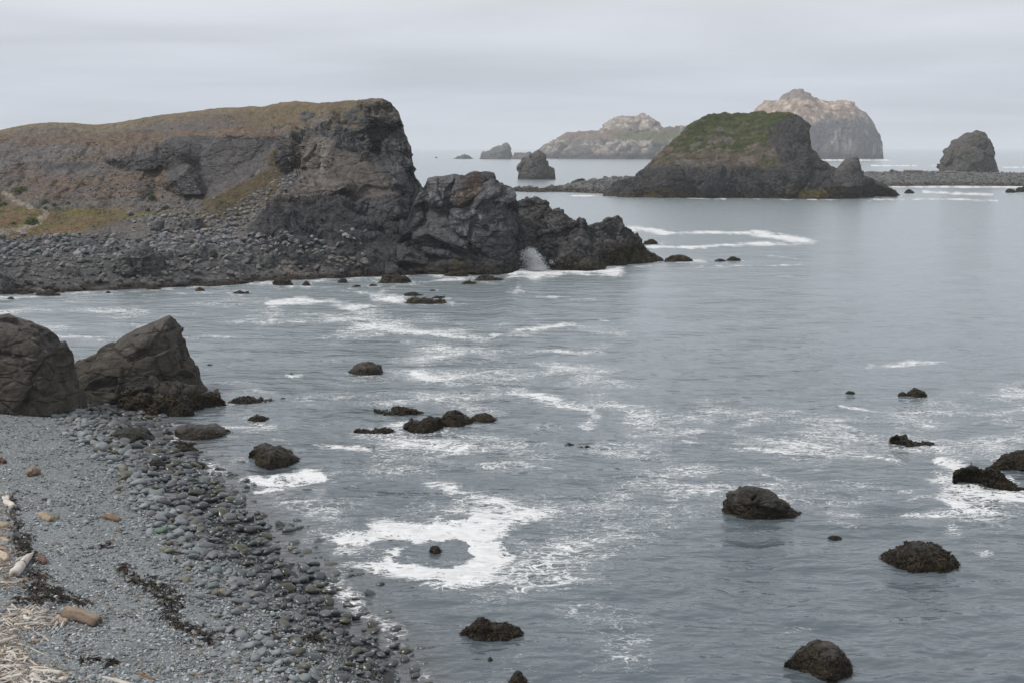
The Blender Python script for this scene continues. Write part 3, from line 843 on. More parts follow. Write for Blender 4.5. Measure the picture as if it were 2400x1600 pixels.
def headland_colour(px, py, V, N, rockm):
    n1 = fbm(V / 9, 4, 301)
    n2 = fbm(V / 2.2, 4, 305)
    n3 = fbm(V / 30, 3, 309)
    wx, wy = px + 22 * n1, py + 9 * fbm(V / 7 + 31, 3, 311)
    k = len(px)
    C = np.tile([0.112, 0.100, 0.094], (k, 1)) * (1 + .3 * n2)[:, None]               # scree
    brown = np.array([0.135, 0.098, 0.070])
    C = mix(C, np.tile(brown, (k, 1)), 0.7 * sm(-.25, .35, n1 + .6 * n3) * (py < 470))
    sky = lerp(HT, px)
    tan = np.array([0.165, 0.135, 0.090])
    gold = np.array([0.132, 0.104, 0.060])
    C = mix(C, np.tile(tan, (k, 1)), sm(26, 3, py - sky + 14 * n1) * .85 * sm(880, 700, px))
    C = mix(C, np.tile(gold, (k, 1)), .7 * poly(wx, wy, [(560, 252), (700, 240), (870, 234), (830, 262), (745, 276), (690, 312), (600, 300), (540, 275)], 12) * sm(-.4, .2, n2 + .3))
    C = mix(C, np.tile(np.array([0.15, 0.108, 0.08]), (k, 1)), .75 * poly(wx, wy, [(400, 310), (470, 306), (600, 302), (690, 298), (655, 318), (560, 318), (410, 319)], 5))
    C = mix(C, np.tile(np.array([0.145, 0.10, 0.065]), (k, 1)), .6 * poly(wx, wy, [(0, 318), (200, 312), (400, 316), (250, 335), (100, 330), (0, 330)], 8))
    C = mix(C, np.tile(np.array([0.125, 0.118, 0.115]), (k, 1)), .8 * poly(wx, wy, [(-300, 335), (0, 336), (130, 345), (260, 352), (130, 372), (0, 392), (-300, 392)], 12))
    gully = poly(wx, wy, [(472, 462), (562, 424), (622, 392), (656, 340), (664, 420), (640, 460), (600, 486), (560, 515), (510, 520), (470, 500)], 9)
    gc = mix(np.tile([0.068, 0.056, 0.034], (k, 1)), np.tile([0.092, 0.070, 0.036], (k, 1)), sm(-.2, .4, n1))
    gc = mix(gc, np.tile([0.075, 0.07, 0.066], (k, 1)), sm(.1, .5, n2) * .6)
    C = mix(C, gc, gully * (1 - .6 * rockm))
    terr = poly(wx, wy, [(-400, 470), (0, 470), (60, 482), (130, 488), (250, 484), (350, 492), (480, 505), (500, 540), (400, 512), (300, 512), (250, 528), (190, 545), (100, 562), (0, 570), (-400, 590)], 9)
    tc = mix(np.tile([0.135, 0.092, 0.048], (k, 1)), np.tile([0.105, 0.095, 0.03], (k, 1)), sm(-.15, .3, n1))
    tc = mix(tc, np.tile([0.05, 0.062, 0.022], (k, 1)), .8 * sm(.05, .4, fbm(V / 6 + 9, 3, 317)) * sm(260, 90, px))
    C = mix(C, tc, terr * .9)
    path = sm(9, 4, seg_dist(px + 4 * n1, (py + 2 * n1) * 1.6, [(x, y * 1.6) for x, y in [(-200, 430), (0, 449), (35, 470), (70, 482), (105, 494), (112, 510), (90, 526), (60, 540), (0, 548)]]))
    C = mix(C, np.tile([0.23, 0.195, 0.16], (k, 1)), path * .85)
    low = sm(548, 575, py + 14 * n1) * sm(700, 560, px)
    C = mix(C, np.tile([0.078, 0.078, 0.078], (k, 1)) * (1 + .3 * n2)[:, None], low)  # boulder ground darkened: shade in the gaps between stones put into its colour
    # rock faces
    R = np.tile([0.094, 0.093, 0.094], (k, 1)) * (1 + .4 * n1)[:, None] * (1 + .4 * n2)[:, None]
    slab = poly(wx, py, [(420, 385), (450, 360), (640, 322), (655, 340), (600, 400), (560, 424), (470, 462), (430, 460)], 8)
    R = mix(R, np.tile([0.115, 0.110, 0.112], (k, 1)) * (1 + .2 * n2)[:, None], slab * .8)
    but = poly(wx, wy, [(672, 325), (735, 322), (772, 330), (775, 400), (745, 445), (700, 420), (672, 385)], 8)
    R = mix(R, np.tile([0.155, 0.132, 0.112], (k, 1)) * (1 + .3 * n2)[:, None], but * .85)
    wht = poly(wx, py, [(738, 335), (760, 300), (775, 330), (770, 400), (760, 425), (738, 400)], 6) * sm(-.1, .35, fbm(V / np.array([1.2, 1.2, 8]), 3, 333))
    R = mix(R, np.tile([0.24, 0.23, 0.22], (k, 1)), wht * .8)
    flat = poly(wx, wy, [(778, 335), (800, 345), (890, 402), (925, 445), (905, 462), (850, 468), (770, 440), (745, 425), (772, 395)], 8)
    R = mix(R, np.tile([0.115, 0.098, 0.085], (k, 1)) * (1 + .15 * n2)[:, None], flat * .85)
    tanc = poly(wx, wy, [(770, 240), (896, 233), (935, 262), (950, 320), (905, 300), (870, 270), (830, 300), (800, 330), (775, 300)], 10)
    R = mix(R, np.tile([0.152, 0.122, 0.078], (k, 1)), tanc * sm(-.3, .3, n2 + .35 * n1) * .8)
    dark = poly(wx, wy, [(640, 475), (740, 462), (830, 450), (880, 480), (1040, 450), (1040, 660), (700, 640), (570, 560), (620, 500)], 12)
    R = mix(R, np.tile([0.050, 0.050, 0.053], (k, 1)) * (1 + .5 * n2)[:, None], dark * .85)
    ledge = poly(wx, wy, [(630, 475), (660, 440), (740, 425), (800, 430), (790, 452), (720, 462), (660, 478)], 6)
    R = mix(R, np.tile([0.135, 0.115, 0.102], (k, 1)) * (1 + .3 * n2)[:, None], ledge * .8)
    R = R * slab_tones(px, py, HSLAB)
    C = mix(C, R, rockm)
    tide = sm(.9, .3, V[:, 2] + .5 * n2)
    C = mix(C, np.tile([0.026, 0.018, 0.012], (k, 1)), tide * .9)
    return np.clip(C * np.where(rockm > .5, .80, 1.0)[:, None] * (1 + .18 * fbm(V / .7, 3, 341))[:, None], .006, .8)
def build_headland():
    cols = np.r_[np.linspace(-420, -6, 50), np.arange(0, 640, 2.0), np.arange(640, 890, 1.5), np.arange(890, 1030, 1.0)]
    rows = 270
    G, PX, PY = relief(cols, HT, HB, HY, rows, [(3, -.15), (8, -.8), (18, -2.5), (40, -8), (80, -25)], 1.5)
    px, py, P = PX.ravel(), PY.ravel(), G.reshape(-1, 3)
    w1 = fbm(P / 6, 3, 11)
    qx, qy = px + 8 * w1, py + 5 * w1
    R_cliff = poly(qx, qy, [(655, 330), (690, 318), (740, 296), (772, 280), (790, 262), (850, 246), (896, 232), (945, 230), (1060, 440), (1060, 660), (800, 660), (700, 630), (620, 600), (575, 548), (610, 500), (640, 470), (668, 440), (657, 400)], 6)
    R_slab = poly(qx, qy, [(383, 330), (400, 320), (470, 322), (640, 322), (656, 338), (600, 400), (560, 425), (480, 462), (425, 464), (402, 430), (385, 390)], 4)
    R_out = poly(qx, qy, [(258, 376), (330, 360), (395, 333), (397, 395), (330, 403), (290, 402)], 5)
    R_out = np.maximum(R_out, .8 * poly(qx, qy, [(60, 386), (150, 378), (240, 374), (262, 384), (200, 392), (110, 396)], 5))
    R_knob = np.maximum(poly(qx, qy, [(703, 270), (715, 263), (738, 266), (742, 282), (720, 288), (704, 284)], 3), poly(qx, qy, [(640, 297), (668, 294), (664, 303), (638, 304)], 3))
    rockm = np.clip(np.maximum.reduce([R_cliff, R_slab * .9, R_out, R_knob]), 0, 1)
    big = broken(P, 9.0, 21, (12, 24, 20), 1.5, 3, .03, .36)
    vert = broken(P * np.array([1, 1, .3]), 3.4, 27, (0, 0, 20), 1, 2, .1, .4)             # the upper cliff stands in near vertical ribs
    strat = broken(P, 4.6, 29, (8, 22, 10), 2.0, 2, .1, .45)
    lowm = poly(qx, qy, [(560, 470), (760, 455), (1060, 450), (1060, 670), (560, 670)], 14)
    amt = R_cliff * (2.0 * big + (.95 * vert) * (1 - lowm) + (.45 * strat) * (.35 + .65 * lowm) + lowm * (.9 * beds(P, (-.1, -.3, .92), 2.6, 431, .9)))
    amt += R_slab * (.35 * big + .22 * strat) + R_out * (1.0 * big + .8 * strat) + R_knob * (1.2 * strat)
    amt *= .78
    flat = poly(qx, qy, [(778, 335), (800, 345), (890, 402), (925, 445), (905, 462), (850, 468), (770, 440), (745, 425), (772, 395)], 8)
    amt *= 1 - .72 * flat
    soil = 1 - rockm
    amt += soil * (1.3 * fbm(P / 14, 4, 61) + .42 * fbm(P / 2.5, 4, 63) + .30 * np.abs(fbm(P / .8, 2, 65)))
    # scree runs down the slope in little gullies
    amt += soil * sm(300, 340, py) * sm(520, 470, py) * (.8 * fbm(P / np.array([3, 12, 12]), 3, 67) - .8 * np.exp(-np.abs(fbm(P / np.array([7, 25, 25]), 3, 68)) * 9))
    fade = np.clip((py - lerp(HT, px)) / 10, .35, 1)
    G2, N0 = displaced(G, amt * fade)
    # keep distances positive and the crest where it is
    N = grid_normals(G2).reshape(-1, 3)
    V = G2.reshape(-1, 3)
    C = headland_colour(px, py, V, N, np.clip(rockm, 0, 1))
    F = grid_faces(*G2.shape[:2])
    return obj('headland', mesh_of('headland', V, F, M_CLIFF, C), kind='structure'), G2, PX, PY
headland, HG, HPX, HPY = build_headland()
def on_headland(px, py):
    """World points on the finished headland surface where the rays through (px, py) meet it."""
    ci = np.interp(px, HPX[:, 1], np.arange(len(HPX)))
    i = np.clip(np.round(ci).astype(int), 0, len(HPX) - 1)
    t = (lerp(HB, px) - py) / (lerp(HB, px) - lerp(HT, px))
    j = np.clip(np.round(t * 269).astype(int) + 1, 1, 270)
    return HG[i, j]

# ------------------------------------------------------------------ the two outcrops at its point
def outcrop(name, label, top, bot, ctrl, cols, rows, back, disp, colour, cat='rock outcrop', slabs=(), recess=0.0):
    G, PX, PY = relief(cols, top, bot, with_slabs(tps(ctrl), slabs, .15, recess) if slabs else tps(ctrl), rows, back, 1.2)
    px, py, P = PX.ravel(), PY.ravel(), G.reshape(-1, 3)
    G2, _ = displaced(G, disp(px, py, P))
    N = grid_normals(G2).reshape(-1, 3)
    V = G2.reshape(-1, 3)
    C = colour(px, py, V, N) * (slab_tones(px, py, slabs) if slabs else 1)
    return obj(name, mesh_of(name, V, grid_faces(*G2.shape[:2]), M_CLIFF, np.clip(C, .006, .8)), label=label, cat=cat), V, N
M1T = [(930, 575), (950, 530), (965, 490), (978, 462), (984, 450), (990, 446), (996, 440), (1001, 426), (1004, 418), (1012, 417), (1029, 413), (1045, 411), (1066, 408), (1075, 411), (1090, 412), (1100, 405), (1117, 401), (1125, 404), (1131, 403), (1145, 404), (1157, 407), (1160, 415), (1162, 429), (1170, 431), (1185, 432), (1198, 437), (1206, 442), (1209, 452), (1212, 470), (1214, 500), (1217, 560)]
M1B = [(930, 646), (1000, 643), (1100, 642), (1217, 641)]
M1C = [(930, 646, 206), (930, 575, 219), (950, 560, 217), (965, 510, 221), (990, 450, 219), (978, 540, 213), (975, 600, 207), (985, 642, 202.5), (1003, 419, 213), (1003, 450, 211), (1000, 500, 212), (1000, 545, 208), (1020, 545, 205), (1010, 562, 206.5), (1060, 408, 213), (1060, 440, 209.5), (1055, 490, 209), (1060, 530, 206), (1065, 560, 205), (1020, 600, 203.5), (1060, 590, 203), (1060, 642, 201.5), (1110, 402, 212), (1110, 440, 208), (1105, 490, 207), (1125, 500, 205), (1120, 530, 205.5), (1120, 560, 205), (1100, 600, 203.5), (1130, 642, 201.5), (1157, 410, 212), (1160, 435, 209), (1165, 470, 206), (1165, 520, 205), (1160, 560, 204), (1165, 600, 203), (1190, 642, 202), (1200, 440, 210), (1200, 480, 207), (1195, 540, 205), (1190, 590, 203.5), (1209, 480, 209), (1217, 560, 216), (1214, 500, 217), (1216, 600, 211), (1217, 641, 208)]
def m1_disp(px, py, P):
    w = fbm(P / 5, 3, 401)
    low = sm(545, 575, py + 12 * w)
    big = broken(P, 6.5, 403, (10, -18, 15), 1.0, 3, .02, .36)
    lam = broken(P, 3.6, 407, (6, -10, 8), 2.6, 2, .05, .5)
    fade = np.clip((py - lerp(M1T, px)) / 8, .3, 1) * np.clip((px - 930) / 30, .2, 1) * np.clip((1219 - px) / 10, .4, 1)
    return fade * .6 * ((1 - low) * (1.3 * big + .25 * lam) + low * (.9 * big + .25 * lam + 1.2 * beds(P, (.30, -.25, .92), 2.2, 425, .5) + .4 * beds(P, (.3, -.25, .92), .8, 427, .4)))
def m1_col(px, py, V, N):
    k = len(px)
    n1, n2 = fbm(V / 4, 4, 411), fbm(V / 1.1, 4, 413)
    wx, wy = px + 10 * n1, py + 7 * n2
    C = np.tile([0.106, 0.104, 0.104], (k, 1)) * (1 + .3 * n1)[:, None]
    C = mix(C, np.tile([0.135, 0.126, 0.122], (k, 1)), poly(wx, wy, [(1005, 420), (1100, 412), (1085, 460), (1060, 480), (1010, 470)], 10) * .7)
    br = poly(wx, wy, [(1085, 425), (1120, 402), (1135, 420), (1118, 470), (1080, 490), (1062, 475)], 8)
    C = mix(C, mix(np.tile([0.085, 0.06, 0.042], (k, 1)), np.tile([0.22, 0.18, 0.14], (k, 1)), sm(.15, .45, n2)), br * .8)
    streak = sm(-.05, .35, fbm(V / np.array([.6, .6, 5]), 3, 417))
    for pg, a in (([(1113, 488), (1133, 482), (1135, 526), (1122, 528), (1112, 505)], .9), ([(1062, 505), (1090, 490), (1105, 500), (1100, 560), (1085, 565), (1064, 530)], .6), ([(1204, 470), (1213, 475), (1211, 520), (1203, 505)], .8), ([(1072, 550), (1095, 545), (1110, 570), (1085, 568)], .5)):
        C = mix(C, np.tile([0.33, 0.32, 0.30], (k, 1)), poly(wx, wy, pg, 5) * streak * a)
    C = mix(C, np.tile([0.052, 0.051, 0.052], (k, 1)) * (1 + .4 * n2)[:, None], sm(530, 600, wy) * .8)
    C = mix(C, np.tile([0.042, 0.036, 0.02], (k, 1)), sm(606, 636, wy) * .8)
    C = mix(C, np.tile([0.09, 0.075, 0.03], (k, 1)), poly(wx, wy, [(1060, 610), (1090, 612), (1092, 640), (1070, 640)], 4) * .6)
    return np.array([.73, .74, .77]) * C * (1 + .2 * fbm(V / .4, 3, 419))[:, None]
M1S = zs([([(515, 190), (800, 145), (850, 165), (700, 300), (660, 480), (560, 460)], 209.5, -.012, .04, 1.25), ([(850, 165), (1080, 108), (1150, 200), (1080, 380), (880, 480), (830, 420)], 208.6, .01, .05, 1.0), ([(1110, 118), (1262, 138), (1278, 240), (1150, 250)], 211, .01, .05, .8),
          ([(1150, 265), (1390, 255), (1508, 315), (1518, 460), (1300, 430), (1080, 450), (1130, 330)], 208.2, .012, .07, 1.15), ([(1080, 455), (1320, 435), (1395, 640), (1200, 718), (1140, 718), (1050, 600)], 205.8, .015, .02, .8), ([(1205, 725), (1385, 685), (1370, 770), (1240, 808)], 204.8, .01, .05, 1.05),
          ([(810, 600), (990, 505), (1010, 640), (960, 850), (880, 860), (800, 760)], 206.2, .03, .03, 1.3), ([(1045, 810), (1400, 825), (1465, 960), (1475, 1170), (1240, 1105), (1130, 1035), (1030, 900)], 204.0, .01, .04, .85), ([(515, 745), (700, 735), (935, 930), (945, 995), (700, 918), (520, 828), (415, 850)], 204.6, .01, .10, 1.15),
          ([(455, 988), (650, 1003), (900, 1062), (918, 1108), (650, 1058), (480, 1038)], 203.4, .01, .12, 1.3), ([(110, 1022), (300, 992), (515, 1092), (515, 1148), (185, 1128)], 203.6, .01, .10, 1.15), ([(885, 1005), (1080, 1092), (1300, 1112), (1478, 1192), (1495, 1262), (960, 1268), (900, 1150)], 202.4, .01, .06, .85),
          ([(255, 640), (335, 355), (430, 355), (478, 640), (300, 800), (155, 865), (205, 720)], 211.5, .02, .05, 1.2), ([(1395, 560), (1505, 485), (1510, 815), (1420, 835)], 206.6, .05, .03, .75), ([(560, 850), (730, 890), (920, 1000), (900, 1040), (640, 985), (440, 965)], 204.9, .0, .03, .7), ([(330, 1110), (520, 1100), (760, 1150), (740, 1260), (350, 1250)], 202.9, .0, .07, 1.0)], 900, 380, 4.9)
M2S = zs([([(625, 945), (760, 920), (868, 992), (750, 1150), (738, 1178), (640, 1108)], 217.5, -.01, .06, 1.0), ([(762, 1168), (870, 1002), (908, 990), (940, 1062), (1028, 1102), (900, 1138), (770, 1178)], 216.3, .0, .06, 1.2), ([(782, 1200), (1048, 1114), (1056, 1198), (832, 1258), (772, 1248)], 214.8, .01, .07, .95), ([(842, 1330), (832, 1272), (928, 1252), (918, 1328)], 213, .02, .06, 1.1),
          ([(902, 1368), (942, 1272), (1058, 1204), (1128, 1260), (1168, 1358), (1176, 1402), (1050, 1398)], 210, .02, .07, 1.05), ([(1032, 1066), (1058, 1056), (1108, 1122), (1060, 1178), (1042, 1140)], 221, .03, .05, .9), ([(1112, 1122), (1210, 1082), (1298, 1054), (1348, 1082), (1348, 1198), (1220, 1228), (1082, 1258), (1062, 1180)], 222, .02, .06, 1.15), ([(1084, 1270), (1338, 1212), (1358, 1250), (1200, 1328), (1152, 1300)], 217, .02, .09, .9),
          ([(600, 1180), (738, 1190), (758, 1300), (700, 1398), (600, 1418)], 211.5, .02, .05, .85), ([(762, 1262), (828, 1300), (838, 1398), (780, 1368)], 211.3, .0, .05, .8)], *Z3)
outcrop('rock_outcrop', 'tall blocky grey outcrop with pale bird-lime streaks at the foot of the headland cliff', M1T, M1B, M1C, np.linspace(930, 1217, 250), 220, [(2, -.2), (5, -1.5), (9, -6), (13, -14)], m1_disp, m1_col, slabs=M1S, recess=1.0)
M2T = [(1185, 500), (1205, 474), (1212, 468), (1235, 464), (1244, 465), (1253, 461), (1266, 464), (1280, 472), (1290, 482), (1294, 491), (1300, 488), (1307, 485), (1316, 493), (1321, 500), (1330, 503), (1342, 512), (1349, 520), (1353, 512), (1358, 508), (1368, 516), (1378, 529), (1392, 523), (1403, 522), (1412, 522), (1416, 514), (1430, 510), (1442, 506), (1450, 509), (1457, 514), (1460, 528), (1470, 533), (1480, 543), (1490, 549), (1500, 560), (1506, 577), (1520, 589), (1535, 597), (1556, 610)]
M2B = [(1185, 640), (1240, 632), (1300, 622), (1340, 626), (1401, 629), (1408, 612), (1440, 612), (1476, 615), (1556, 611)]
M2C = [(1185, 640, 209), (1185, 500, 222), (1210, 470, 223), (1215, 560, 216), (1235, 600, 212), (1240, 632, 208), (1253, 462, 223), (1250, 500, 219), (1265, 560, 216), (1270, 600, 213), (1290, 622, 212), (1300, 490, 225), (1300, 530, 218), (1310, 560, 216.5), (1310, 590, 214), (1330, 626, 211), (1355, 510, 230), (1350, 545, 221), (1350, 570, 217), (1360, 600, 212), (1401, 629, 209), (1400, 600, 211), (1390, 570, 216), (1380, 530, 229), (1408, 612, 216), (1442, 507, 233), (1440, 540, 227), (1440, 575, 221), (1445, 612, 217), (1476, 615, 221), (1480, 545, 234), (1485, 575, 228), (1510, 580, 230), (1520, 605, 225), (1556, 611, 228)]
def m2_disp(px, py, P):
    bed = broken(P, 5.0, 501, (5, 20, 12), 2.2, 3, .05, .42)
    cr = broken(P * np.array([1, 1, .45]), 2.0, 507, (0, 20, 0), 1, 2, .05, .5)
    fade = np.clip((py - lerp(M2T, px)) / 6, .35, 1) * np.clip((px - 1185) / 15, .3, 1)
    return fade * .85 * (.8 * bed + .6 * cr + .9 * beds(P, (-.36, -.2, .9), 3.0, 521, .35) + .35 * beds(P, (-.36, -.2, .9), 1.0, 523, .4))
def m2_col(px, py, V, N):
    k = len(px)
    n1, n2 = fbm(V / 4, 4, 511), fbm(V / 1.0, 4, 513)
    C = np.tile([0.066, 0.063, 0.062], (k, 1)) * (1 + .3 * n1)[:, None] * (1 + .25 * n2)[:, None]
    wv = sm(3.6, 1.2, V[:, 2] + 1.2 * n1 + (px < 1400) * 1.0 - (px > 1440) * .8)
    wc = mix(np.tile([0.030, 0.024, 0.014], (k, 1)), np.tile([0.072, 0.056, 0.014], (k, 1)), sm(-.1, .35, n2 + .3 * n1) * (.35 + .65 * sm(1380, 1440, px)))
    C = mix(C, wc, wv * .9)
    return C
m2o, m2V, m2N = outcrop('rock_ridge', 'long jagged ridge of tilted dark rock running down into the sea beyond the outcrop', M2T, M2B, M2C, np.linspace(1185, 1556, 300), 150, [(2, -.3), (5, -2), (9, -6), (14, -14)], m2_disp, m2_col, slabs=M2S, recess=.9)
seaweed(m2o, m2V, m2N, (m2V[:, 2] < 2.2) & (m2V[:, 2] > .1) & (m2N[:, 1] < .4), 1800, .4, 5, olive=.5)

# ------------------------------------------------------------------ islands and sea stacks
HZ = dict(mat=M_FAR, zb=-2.0, foam=0)
def isl_col(V, N, c):
    k = len(V)
    n1, n2 = fbm(V / 40, 4, 601), fbm(V / 12, 4, 603)
    h = V[:, 2]
    px, py = project(V)
    C = np.tile([0.105, 0.095, 0.09], (k, 1))
    C = mix(C, np.tile([0.34, 0.29, 0.25], (k, 1)), sm(-.05, .35, n2 + .4 * n1) * sm(4, 14, h) * .75)
    C = mix(C, np.tile([0.15, 0.105, 0.085], (k, 1)), sm(28, 34, h + 5 * n2) * sm(.3, .6, N[:, 2]) * .85)
    C = mix(C, np.tile([0.075, 0.085, 0.03], (k, 1)), poly(px + 20 * n1, py + 4 * n2, [(1430, 312), (1560, 308), (1640, 318), (1600, 330), (1500, 329), (1440, 322)], 5) * .9)
    C = mix(C, np.tile([0.045, 0.045, 0.05], (k, 1)), sm(12, 4, h + 8 * n2) * .8)
    return C
def knoll_col(V, N, c):
    k = len(V)
    n2 = fbm(V / 10, 4, 613)
    C = mix(np.tile([0.20, 0.165, 0.14], (k, 1)), np.tile([0.35, 0.305, 0.26], (k, 1)), sm(-.15, .3, n2 + .25 * fbm(V / 40, 2, 615)))
    return mix(C, np.tile([0.12, 0.105, 0.1], (k, 1)), sm(.05, .35, fbm(V / 16 + 40, 3, 617)) * .8)
isl = rock('island', 'long low far island with pale rocky knoll and a green meadow strip', 'island',
           [(1246, 373), (1250, 357), (1262, 352), (1279, 341), (1290, 343), (1300, 339), (1306, 336), (1310, 327), (1318, 320), (1327, 316), (1350, 314), (1388, 312.5), (1450, 309), (1560, 306), (1605, 301), (1680, 300), (1760, 320), (1800, 373)], 373.6, 420, e=(.6, .55), res=.9, size=32, rough_amp=.022, seed=61, colfun=isl_col, tilt=(0, 0, 20), **HZ)
rock('knoll', None, None, [(1392, 316), (1401, 310), (1408, 303), (1415, 296), (1424, 287), (1432, 281), (1449, 275), (1470, 274), (1497, 274), (1503, 271), (1512, 272), (1524, 279), (1535, 287), (1544, 295), (1558, 303), (1590, 308), (1600, 316)], 321, 140, e=(.8, .7), size=18, rough_amp=.028, seed=63, colfun=knoll_col, res=1.3, mat=M_FAR, zb=18, base_z=35, foam=0, parent=isl, tide=False)
def castle_col(V, N, c):
    k = len(V)
    n1, n2 = fbm(V / 35, 4, 621), fbm(V / 9, 4, 623)
    h = V[:, 2] + 26 * n1 + 8 * n2 - .16 * (V[:, 0] - 440)
    streak = sm(-.05, .4, fbm(V / np.array([7, 7, 60]), 3, 627))
    top = mix(np.tile([0.27, 0.185, 0.14], (k, 1)), np.tile([0.48, 0.41, 0.335], (k, 1)), sm(-.1, .4, n2))
    top = mix(top, np.tile([0.14, 0.115, 0.10], (k, 1)), sm(.0, .35, fbm(V / 14 + 11, 3, 629)) * .7)
    cliff = mix(np.tile([0.115, 0.112, 0.115], (k, 1)), np.tile([0.34, 0.33, 0.32], (k, 1)), streak * sm(-.25, .3, fbm(V / 28 + 3, 3, 633)) * (.6 + .35 * sm(470, 530, V[:, 0])))
    C = mix(cliff, top, sm(36, 60, h))
    C = mix(C, np.tile([0.13, 0.115, 0.10], (k, 1)) * (1 + .5 * n2)[:, None], sm(90, 96, V[:, 2]) * .85)
    return mix(C, np.tile([0.05, 0.05, 0.055], (k, 1)), sm(9, 4, V[:, 2]) * .8)
rock('island', 'tall steep-sided far island of pale tan rock, highest thing on the horizon', 'island',
     [(1755, 373), (1757, 300), (1764, 272), (1772, 260), (1784, 247), (1797, 237), (1814, 238), (1831, 235), (1836, 226), (1845, 219), (1856, 213), (1864, 210), (1873, 213), (1881, 216), (1890, 224), (1899, 233), (1912, 236), (1927, 240), (1945, 241), (1960, 239), (1975, 237), (1984, 238), (1988, 246), (1997, 253), (2005, 260), (2020, 271), (2032, 281), (2038, 291), (2042, 300), (2049, 312), (2054, 327), (2055, 345), (2060, 357), (2065, 368), (2066, 373)], 373.2, 190, e=(.55, .6), size=26, rough_amp=.02, seed=67, colfun=castle_col, tilt=(0, 0, 30), flat=.6, res=.9, taper=.45, octs=4, **HZ)
rock('sea_stack', 'triangular grey stack with a sharp leaning peak beside the long far island', 'sea stack', [(1122, 373), (1128, 369), (1135, 357), (1150, 352), (1168, 345), (1177, 340), (1189, 334), (1194, 345), (1198, 356), (1203, 370), (1206, 373)], 373.4, 40, seed=71, size=14, rough_amp=.08, col=(.10, .10, .10), **HZ)
rock('skerry', 'low dark skerry left of the triangular far stack', 'rock', [(1062, 372.5), (1075, 367), (1090, 362), (1100, 366), (1110, 372.5)], 373, 20, seed=73, size=8, rough_amp=.08, col=(.07, .07, .07), **HZ)
rock('skerry', 'low ragged rocks joining the triangular stack to the long far island', 'rock', [(1196, 373), (1204, 362), (1216, 360), (1230, 358), (1243, 355), (1252, 373)], 373.5, 25, seed=75, size=9, rough_amp=.08, col=(.11, .10, .095), **HZ)
rock('skerry', 'tiny lone skerry out on the open sea', 'rock', [(1019, 370.5), (1022, 367.5), (1026, 370.5)], 371, 6, seed=76, size=3, col=(.05, .05, .05), **HZ)
def stack_col(V, N, c):
    n = fbm(V / 5, 3, 641)
    C = np.tile([0.095, 0.088, 0.08], (len(V), 1)) * (1 + .35 * n)[:, None]
    return mix(C, np.tile([0.05, 0.045, 0.04], (len(V), 1)), sm(3, 1, V[:, 2] + n))
rock('sea_stack', 'rounded two-lobed brown stack standing alone between the outcrop and the islands', 'sea stack', [(1213, 420), (1213, 403), (1216, 387), (1224, 376), (1236, 371), (1246, 363), (1252, 357), (1262, 355), (1272, 358), (1278, 366), (1280, 378), (1281, 392), (1286, 393), (1293, 396), (1299, 408), (1302, 420)], 421.5, 18, e=(.6, .6), seed=77, size=6, rough_amp=.075, mat=M_CLIFF, colfun=stack_col, zb=-1, foam=.2, res=2.0)
rock('sea_stack', 'big triangular brown stack rising behind the gravel bar on the far side of the bay', 'sea stack', [(2198, 412), (2202, 385), (2207, 374), (2222, 352), (2235, 338), (2246, 329), (2258, 323), (2267, 317), (2282, 311.5), (2292, 312), (2301, 317), (2310, 326), (2316, 335), (2313, 341), (2315, 352), (2318, 365), (2324, 379), (2331, 390), (2337, 402), (2340, 412)], 424, 30, e=(.75, .75), seed=79, size=9, rough_amp=.06, mat=M_CLIFF, colfun=stack_col, zb=-1, foam=0, res=1.7)
# green islet
GT = [(1410, 461), (1425, 440), (1440, 425), (1465, 420), (1485, 414), (1493, 406), (1506, 396), (1524, 380), (1548, 356), (1575, 332), (1592, 318), (1605, 304), (1612, 294), (1620, 289), (1632, 282), (1646, 275), (1662, 271), (1680, 269), (1694, 266), (1705, 267), (1730, 264), (1752, 264.5), (1770, 262.5), (1800, 263), (1822, 261.5), (1840, 262), (1852, 264), (1860, 265), (1870, 272), (1882, 286), (1892, 292), (1896, 302), (1894, 316), (1893, 332), (1899, 348), (1912, 357), (1922, 370), (1940, 380), (1960, 393), (1985, 400), (2005, 404), (2022, 405), (2032, 410), (2045, 420), (2060, 430), (2075, 436), (2092, 444), (2104, 452), (2112, 458)]
GB = [(1410, 459), (1500, 463), (1600, 464), (1700, 464), (1800, 465), (1880, 466), (1960, 466), (2050, 460), (2112, 458)]
GC = [yz(1410, 459, 0), yz(1500, 463, 0), yz(1600, 464, 0), yz(1700, 464, 0), yz(1800, 465, 0), yz(1880, 466, 0), yz(1960, 466, 0), yz(2050, 460, 0), yz(2112, 458, 0), (1490, 408, 540), (1490, 440, 520), (1560, 420, 515), (1540, 370, 545), (1600, 400, 515), (1600, 375, 528), (1620, 290, 575), (1610, 330, 556), (1700, 420, 512), (1700, 385, 522), (1700, 340, 545), (1700, 300, 570), (1700, 270, 595), (1800, 420, 510), (1800, 385, 518), (1790, 340, 536), (1790, 300, 562), (1800, 267, 590), (1860, 266, 580), (1850, 320, 535), (1850, 380, 515), (1890, 320, 548), (1890, 370, 522), (1880, 420, 508), (1940, 382, 532), (1950, 420, 512), (2000, 405, 530), (2000, 440, 512), (2060, 432, 525), (2100, 452, 525), (1440, 430, 545), (1450, 450, 526)]
